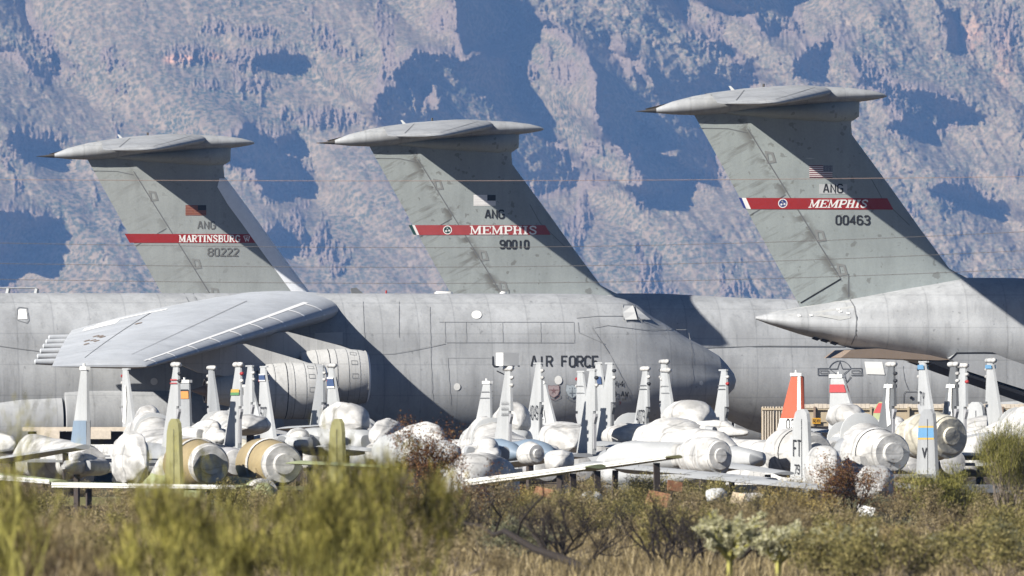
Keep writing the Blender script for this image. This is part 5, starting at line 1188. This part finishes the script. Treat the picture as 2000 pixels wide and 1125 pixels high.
def grow(rnd, base, dirv, length, r, depth, spread, out, m, kids=(2, 3), bend=.25, up=.12):
    pts = [Vector(base)]; d = Vector(dirv).normalized(); n = 4
    for i in range(n):
        d = (d+Vector((rnd.gauss(0, bend), rnd.gauss(0, bend), rnd.gauss(up, bend*.6)))*.5).normalized()
        pts.append(pts[-1]+d*length/n)
    m.tube(pts, [r*(1-.45*i/n) for i in range(n+1)], 4)
    if depth == 0: out.append((pts[2], d, r)); out.append((pts[-1], d, r)); return
    for _ in range(rnd.randint(*kids)):
        k = rnd.randint(2, n); nd = (d+Vector((rnd.gauss(0, spread), rnd.gauss(0, spread), rnd.gauss(.1, spread*.6)))).normalized()
        grow(rnd, pts[k], nd, length*rnd.uniform(.55, .85), r*.55, depth-1, spread, out, m, kids, bend, up)
def leaves(rnd, tips, n, size, wid, reach, follow, m):
    """small separate leaf or twig faces scattered round the branch tips"""
    for _ in range(n):
        p, d, r = rnd.choice(tips); c = p+Vector((rnd.gauss(0, reach), rnd.gauss(0, reach), rnd.gauss(0, reach*.8)))
        if c.z < .02: c.z = rnd.uniform(.02, .2)
        a = (d*follow+Vector((rnd.gauss(0, 1), rnd.gauss(0, 1), rnd.gauss(.1, .8)))*(1-follow)).normalized()*size*rnd.uniform(.5, 1.3)
        b = a.cross(Vector((rnd.gauss(0, 1), rnd.gauss(0, 1), rnd.gauss(0, 1)))).normalized()*wid*rnd.uniform(.6, 1.2)
        k = len(m.v); m.v += [tuple(c-a*.5), tuple(c+b*.5), tuple(c+a*.5), tuple(c-b*.5)]; m.f.append((k, k+1, k+2, k+3))
def raw(m, name, mat, parent):
    me = bpy.data.meshes.new(name); me.from_pydata(m.v, [], m.f); me.update(); me.materials.append(mat)
    o = bpy.data.objects.new(name, me); COL.objects.link(o); o.parent = parent; return o
def shrub(name, loc, seed, h, w, nst, depth, nleaf, lsz, lw, reach, leafm, barkm, label, cat, group=None, follow=.3, spread=.55, r0=.02, lean=.6, up=.12, kids=(2, 3), stems=True):
    rnd = random.Random(seed); root = empty(name, loc, 0, label, cat, group); out = []; m = MB()
    for i in range(nst):
        a = 2*math.pi*(i+rnd.random()*.7)/nst; d = Vector((math.cos(a)*lean*w/h, math.sin(a)*lean*w/h, 1))
        grow(rnd, (math.cos(a)*.06*w, math.sin(a)*.06*w, 0), d, h*.45, r0, depth, spread, out, m, kids, .25, up)
    zt = max(p.z for p, _, _ in out); k = h/max(zt, .01)
    for q in range(len(m.v)): m.v[q] = (m.v[q][0]*k, m.v[q][1]*k, m.v[q][2]*k)
    out = [(p*k, d, r) for p, d, r in out]
    raw(m, 'stem', barkm, root)
    if nleaf:
        l = MB(); leaves(rnd, out, nleaf, lsz, lw, reach, follow, l); raw(l, 'foliage', leafm, root)
    return root
def copytree(o, loc, rz, sc_, label=None, parent=None):
    c = o.copy(); COL.objects.link(c)
    if parent is None:
        c.location = loc; c.rotation_euler = (0, 0, rz); c.scale = sc_
        if label: c['label'] = label
    else: c.parent = parent
    for ch in o.children: copytree(ch, None, 0, None, None, c)
    return c
# --- the dense band of low scrub: a few kinds, then copies
protos = []
for i, (lm, bm, lab, cat, h, w, nl, ls, lw, rc) in enumerate([
    (L_OLIVE, B_GREY, 'small olive-green creosote bush in the dense scrub band', 'bush', 1.0, 1.5, 5200, .07, .022, .10),
    (L_DRY, B_GREY, 'low dry brown twiggy bush in the dense scrub band', 'bush', .85, 1.4, 5200, .10, .012, .10),
    (L_GOLD, B_DARK, 'low golden-leaved bush in the dense scrub band', 'bush', .9, 1.4, 4800, .06, .024, .10),
    (L_OLIVE, B_DARK, 'small olive-green creosote bush in the dense scrub band', 'bush', 1.15, 1.3, 5600, .075, .02, .11),
    (L_GREY, B_GREY, 'low grey-green bursage clump in the dense scrub band', 'bush', .7, 1.5, 4600, .055, .026, .09),
    (L_DRY, B_DARK, 'low dry brown twiggy bush in the dense scrub band', 'bush', 1.05, 1.2, 5200, .11, .011, .12)]):
    grp = {L_OLIVE: 'creosote bushes in the scrub band', L_DRY: 'dry twiggy bushes in the scrub band', L_GOLD: 'golden bushes in the scrub band', L_GREY: 'grey-green clumps in the scrub band'}[lm]
    protos.append(shrub('desert_bush', (0, 0, 0), 100+i, h, w, 8, 2, nl, ls, lw, rc, lm, bm, lab, cat, grp, .35, .6, .012, .75))
rnd = random.Random(5); used = set(); kcount = 0
for row, (s, n) in enumerate([(49, 16), (53, 17), (58, 18), (63, 18), (69, 17), (76, 16), (84, 15), (92, 13), (101, 12), (112, 11)]):
    for i in range(n):
        if s > 95 and rnd.random() < .75 and 850 < -80+2160*(i+.5)/n < 1400: continue
        px = -80+2160*(i+rnd.uniform(.05, .95))/n; ss = s*rnd.uniform(.96, 1.04)
        k = rnd.choice((0, 0, 1, 1, 2, 3, 4, 5)) if px > 850 else rnd.choice((0, 1, 1, 3, 4, 5, 5))
        hs = rnd.uniform(.75, 1.15)*(1.0 if row < 6 else 1.12)
        hs *= (.95, 1.0, 1.1, 1.2, 1.15)[row] if row < 5 else 1.0
        loc = P(px, 0, ss); loc.z = -.02
        sc_ = (rnd.uniform(.9, 1.35), rnd.uniform(.9, 1.3), hs)
        if k not in used:
            used.add(k); protos[k].location = loc; protos[k].rotation_euler.z = rnd.uniform(0, 6.28); protos[k].scale = sc_
        else: copytree(protos[k], loc, rnd.uniform(0, 6.28), sc_)
# dry grass and litter between them
g = MB()
for _ in range(42000):
    s = rnd.uniform(47, 116); px = rnd.uniform(-60, 2060); p = P(px, 0, s); h = rnd.uniform(.08, .38); a = rnd.uniform(0, 6.28); dx, dy = math.cos(a)*.014, math.sin(a)*.014
    lx, ly = rnd.gauss(0, .09), rnd.gauss(0, .09); k = len(g.v)
    g.v += [(p.x-dx, p.y-dy, 0), (p.x+dx, p.y+dy, 0), (p.x+lx, p.y+ly, h)]; g.f.append((k, k+1, k+2))
me = bpy.data.meshes.new('dry_grass'); me.from_pydata(g.v, [], g.f); me.update(); me.materials.append(L_DRY); o = bpy.data.objects.new('dry_grass', me); COL.objects.link(o); tag(o, 'dry yellow grass and litter between the bushes', 'grass', kind='stuff'); del o['category']
# --- singled-out plants
def at(px, s): p = P(px, 0, s); p.z = -.03; return p
VG = 'near out-of-focus green palo verde shrubs'
def verde(px, s, seed, h, w, nst, nl, label, mat=L_VERDE, bark=B_GRN): shrub('palo_verde', at(px, s), seed, h, w, nst, 3, int(nl*.7), .20, .014, .085, mat, bark, label, 'shrub', VG, .85, .3, .016, .42, .4, (2, 3))
verde(-10, 185, 201, 2.3, 1.4, 6, 2300, 'blurred green shrub at the left edge of the picture')
verde(70, 178, 206, 1.75, 1.8, 6, 2200, 'low blurred brownish shrub under the left edge wings', L_DRY, B_GREY)
verde(330, 190, 202, 2.25, 1.7, 7, 3000, 'blurred green shrub with yellow stems between the two tan engine drums and the left edge')
verde(345, 188, 212, 2.55, 1.0, 5, 700, 'sparse tall green spray crossing the left olive fin')
verde(640, 186, 213, 2.5, 1.1, 5, 800, 'sparse tall green spray crossing the right olive fin')
verde(35, 190, 214, 2.95, .7, 4, 420, 'faint tall spray high at the left edge')
verde(470, 186, 207, 1.85, 1.5, 6, 2200, 'blurred green shrub below the tan engine drums')
verde(610, 188, 203, 2.2, 1.4, 6, 2600, 'blurred green shrub in front of the right olive fin')
verde(760, 180, 204, 2.75, 1.5, 7, 4200, 'tallest blurred green shrub, its spray rising over the shadow below the engines')
verde(200, 175, 205, 1.75, 2.0, 7, 2400, 'low blurred brown shrub in the bottom left corner', L_DRY, B_DARK)
verde(60, 150, 209, 1.4, 1.6, 5, 1500, 'dark woody shrub lowest in the bottom left corner', L_RUST, B_DARK)
verde(680, 182, 208, 1.75, 1.6, 7, 2600, 'low blurred yellow-green shrub under the tallest one')
shrub('rusty_bush', at(850, 84), 211, 3.0, 1.2, 6, 3, 5500, .06, .03, .13, L_RUST, B_DARK, 'tall sparse bush with rusty leaves left of the big white hump', 'bush', None, .3, .4, .03, .3, .25)
shrub('rusty_bush', at(880, 82), 212, 2.35, 1.6, 6, 3, 2600, .06, .03, .10, L_RUST, B_DARK, 'dark tangled rusty bush in front of the big white hump', 'bush', None, .3, .55, .025, .5)
shrub('rusty_bush', at(1645, 76), 213, 2.15, 1.5, 7, 3, 6500, .06, .028, .11, L_RUST, B_DARK, 'dense rust-brown bush in front of the right-hand white jets', 'bush', None, .3, .45, .03, .5)
shrub('rusty_bush', at(1740, 78), 214, 1.9, 1.2, 5, 3, 500, .06, .028, .10, L_RUST, B_DARK, 'nearly bare dark twigs in front of the white drum cover', 'bush', None, .3, .55, .018, .5)
shrub('desert_broom', at(1975, 70), 221, 3.05, 2.6, 14, 3, 20000, .15, .011, .14, L_BROOM, B_GREY, 'big feathery yellow-green bush filling the right edge', 'bush', None, .85, .3, .03, .42, .35)
shrub('desert_broom', at(1840, 78), 222, 1.9, 2.2, 10, 3, 12000, .12, .016, .13, L_BROOM, B_GREY, 'lower feathery bush left of the big one at the right edge', 'bush', None, .8, .35, .03, .5, .3)
DG = 'bare dark mesquite skeletons'
def dead(px, s, seed, h, w, label, r0=.06, kids=(3, 3), base=None): 
    shrub('bare_mesquite', at(px, s), seed, h, w, 4, 4, 0, 0, 0, 0, L_DRY, B_DARK, label, 'shrub', DG, .3, .6, r0, .75, .12, kids)
dead(1080, 97, 231, 1.7, 2.2, 'bare branching mesquite in the middle foreground, crooked dark limbs')
dead(1130, 99, 237, 1.5, 2.4, 'wide low bare mesquite over the crooked fallen limb', .04, (3, 3))
dead(1330, 101, 238, 1.45, 2.2, 'widest bare mesquite, tangled twigs left of the pale cholla', .04, (3, 3))
dead(1290, 97, 232, 1.6, 1.7, 'bare mesquite right of centre, limbs rising towards the orange panel', .045)
dead(1500, 92, 233, 1.55, 1.8, 'bare mesquite below the grey wings on the right', .04)
dead(960, 95, 235, 1.6, 1.6, 'bare mesquite left of the crooked fallen limb', .035)
dead(1380, 98, 236, 1.35, 1.7, 'low bare mesquite above the pale cholla', .035)
dead(790, 92, 234, 2.2, 1.4, 'bare stems leaning beside the blurred green shrub', .04)
for i_, (px, s_, h_, mt, lb) in enumerate([(930, 84, 1.75, L_DRY, 'taller dry bush left of centre, just right of the blurred shrubs'), (1010, 80, 1.6, L_OLIVE, 'taller olive bush under the long green wing'), (1115, 86, 1.55, L_DRY, 'taller dry bush beside the whitish drum'), (1235, 80, 1.5, L_OLIVE, 'taller olive bush below the brown panel'), (1340, 84, 1.5, L_DRY, 'taller dry bush under the tip of the grey wing'), (1450, 80, 1.45, L_OLIVE, 'taller olive bush above the pale cholla'), (1560, 84, 1.6, L_GOLD, 'taller golden bush at the foot of the FT fin'), (1770, 84, 1.65, L_DRY, 'taller dry bush below the V-marked fin')]):
    shrub('tall_bush', at(px, s_), 260+i_, h_, 1.5, 8, 3, 3600, .07, .016, .10, mt, B_DARK, lb, 'bush', 'taller bushes along the front of the scrub', .4, .5, .022, .6)
# a fallen dark limb running down to the right
lm = MB(); lr = random.Random(9)
def limb(pts, r0, r1, s=101):
    P_ = [P(x, y, s+i*.25) for i, (x, y) in enumerate(pts)]; n = len(P_); lm.tube(P_, [r0+(r1-r0)*i/(n-1) for i in range(n)], 7)
limb([(905,1022),(940,1028),(965,1045),(985,1037),(1010,1052),(1045,1073),(1080,1085),(1120,1100),(1150,1118),(1180,1140),(1200,1165)], .03, .11)
limb([(965,1045),(978,1010),(960,985),(968,965)], .028, .012); limb([(1010,1052),(1018,1018),(1040,990),(1062,968),(1060,940)], .03, .012)
limb([(1080,1085),(1055,1105),(1048,1130)], .03, .02); limb([(905,1022),(895,1040),(870,1060),(845,1090)], .02, .01)
tag(lm.build('fallen_limb', B_DARK, smooth=True), 'dark crooked mesquite limb sloping down to the right', 'branch')
lm = MB(); limb([(1380,1180),(1395,1125),(1420,1105),(1450,1085),(1478,1062),(1500,1056),(1540,1062),(1580,1070)], .09, .03, 99); limb([(1478,1062),(1482,1035),(1475,1010)], .03, .01, 99); limb([(1395,1125),(1375,1090),(1365,1050),(1350,1025)], .04, .015, 99)
tag(lm.build('fallen_limb', B_DARK, smooth=True), 'dark forked mesquite limb left of the pale cactus', 'branch')
# pale cholla heads at the bottom edge
def cholla(px, s, seed, h, label):
    rnd = random.Random(seed); root = empty('cholla_cactus', at(px, s), 0, label, 'cactus', 'pale cholla cacti'); out = []; m = MB()
    for i in range(7):
        a = i*.9; grow(rnd, (0, 0, h*.3), (math.cos(a)*.8, math.sin(a)*.8, .9), h*.42, .05, 1, .6, out, m, (3, 4), .3, .05)
    m.tube([(0, 0, 0), (0, 0, h*.4)], .06)
    raw(m, 'joint', B_GRN, root); l = MB(); leaves(rnd, [(p+d*rnd.uniform(-.25, .02), d, r) for p, d, r in out for _ in range(6)], 7000, .085, .022, .04, .1, l); raw(l, 'spines', L_PALE, root)
cholla(1425, 112, 301, 1.45, 'pale spiny cholla at the bottom edge, right of centre')
cholla(1520, 110, 302, 1.15, 'pale spiny cholla just right of the larger one')
cholla(1655, 113, 303, 1.2, 'pale spiny cholla at the bottom edge farthest right')
# ------------------------------------------------------------------ haze
hm = MB(); hm.box((0, 10620, 264), (6400, 23760, 530)); ho = hm.build('haze', None)
hmt = bpy.data.materials.new('haze'); hmt.use_nodes = True; ht = hmt.node_tree; ht.nodes.clear()
hv = ht.nodes.new('ShaderNodeVolumePrincipled'); hv.inputs['Color'].default_value = (*HAZE_COL, 1); hv.inputs['Density'].default_value = HAZE_DENS; hv.inputs['Anisotropy'].default_value = 0
hx = ht.nodes.new('ShaderNodeOutputMaterial'); ht.links.new(hv.outputs[0], hx.inputs['Volume']); ho.data.materials.append(hmt)
hmt.cycles.homogeneous_volume = True
ho.display_type = 'WIRE'; tag(ho, kind='stuff', label='thin blue haze over the desert and mountains')
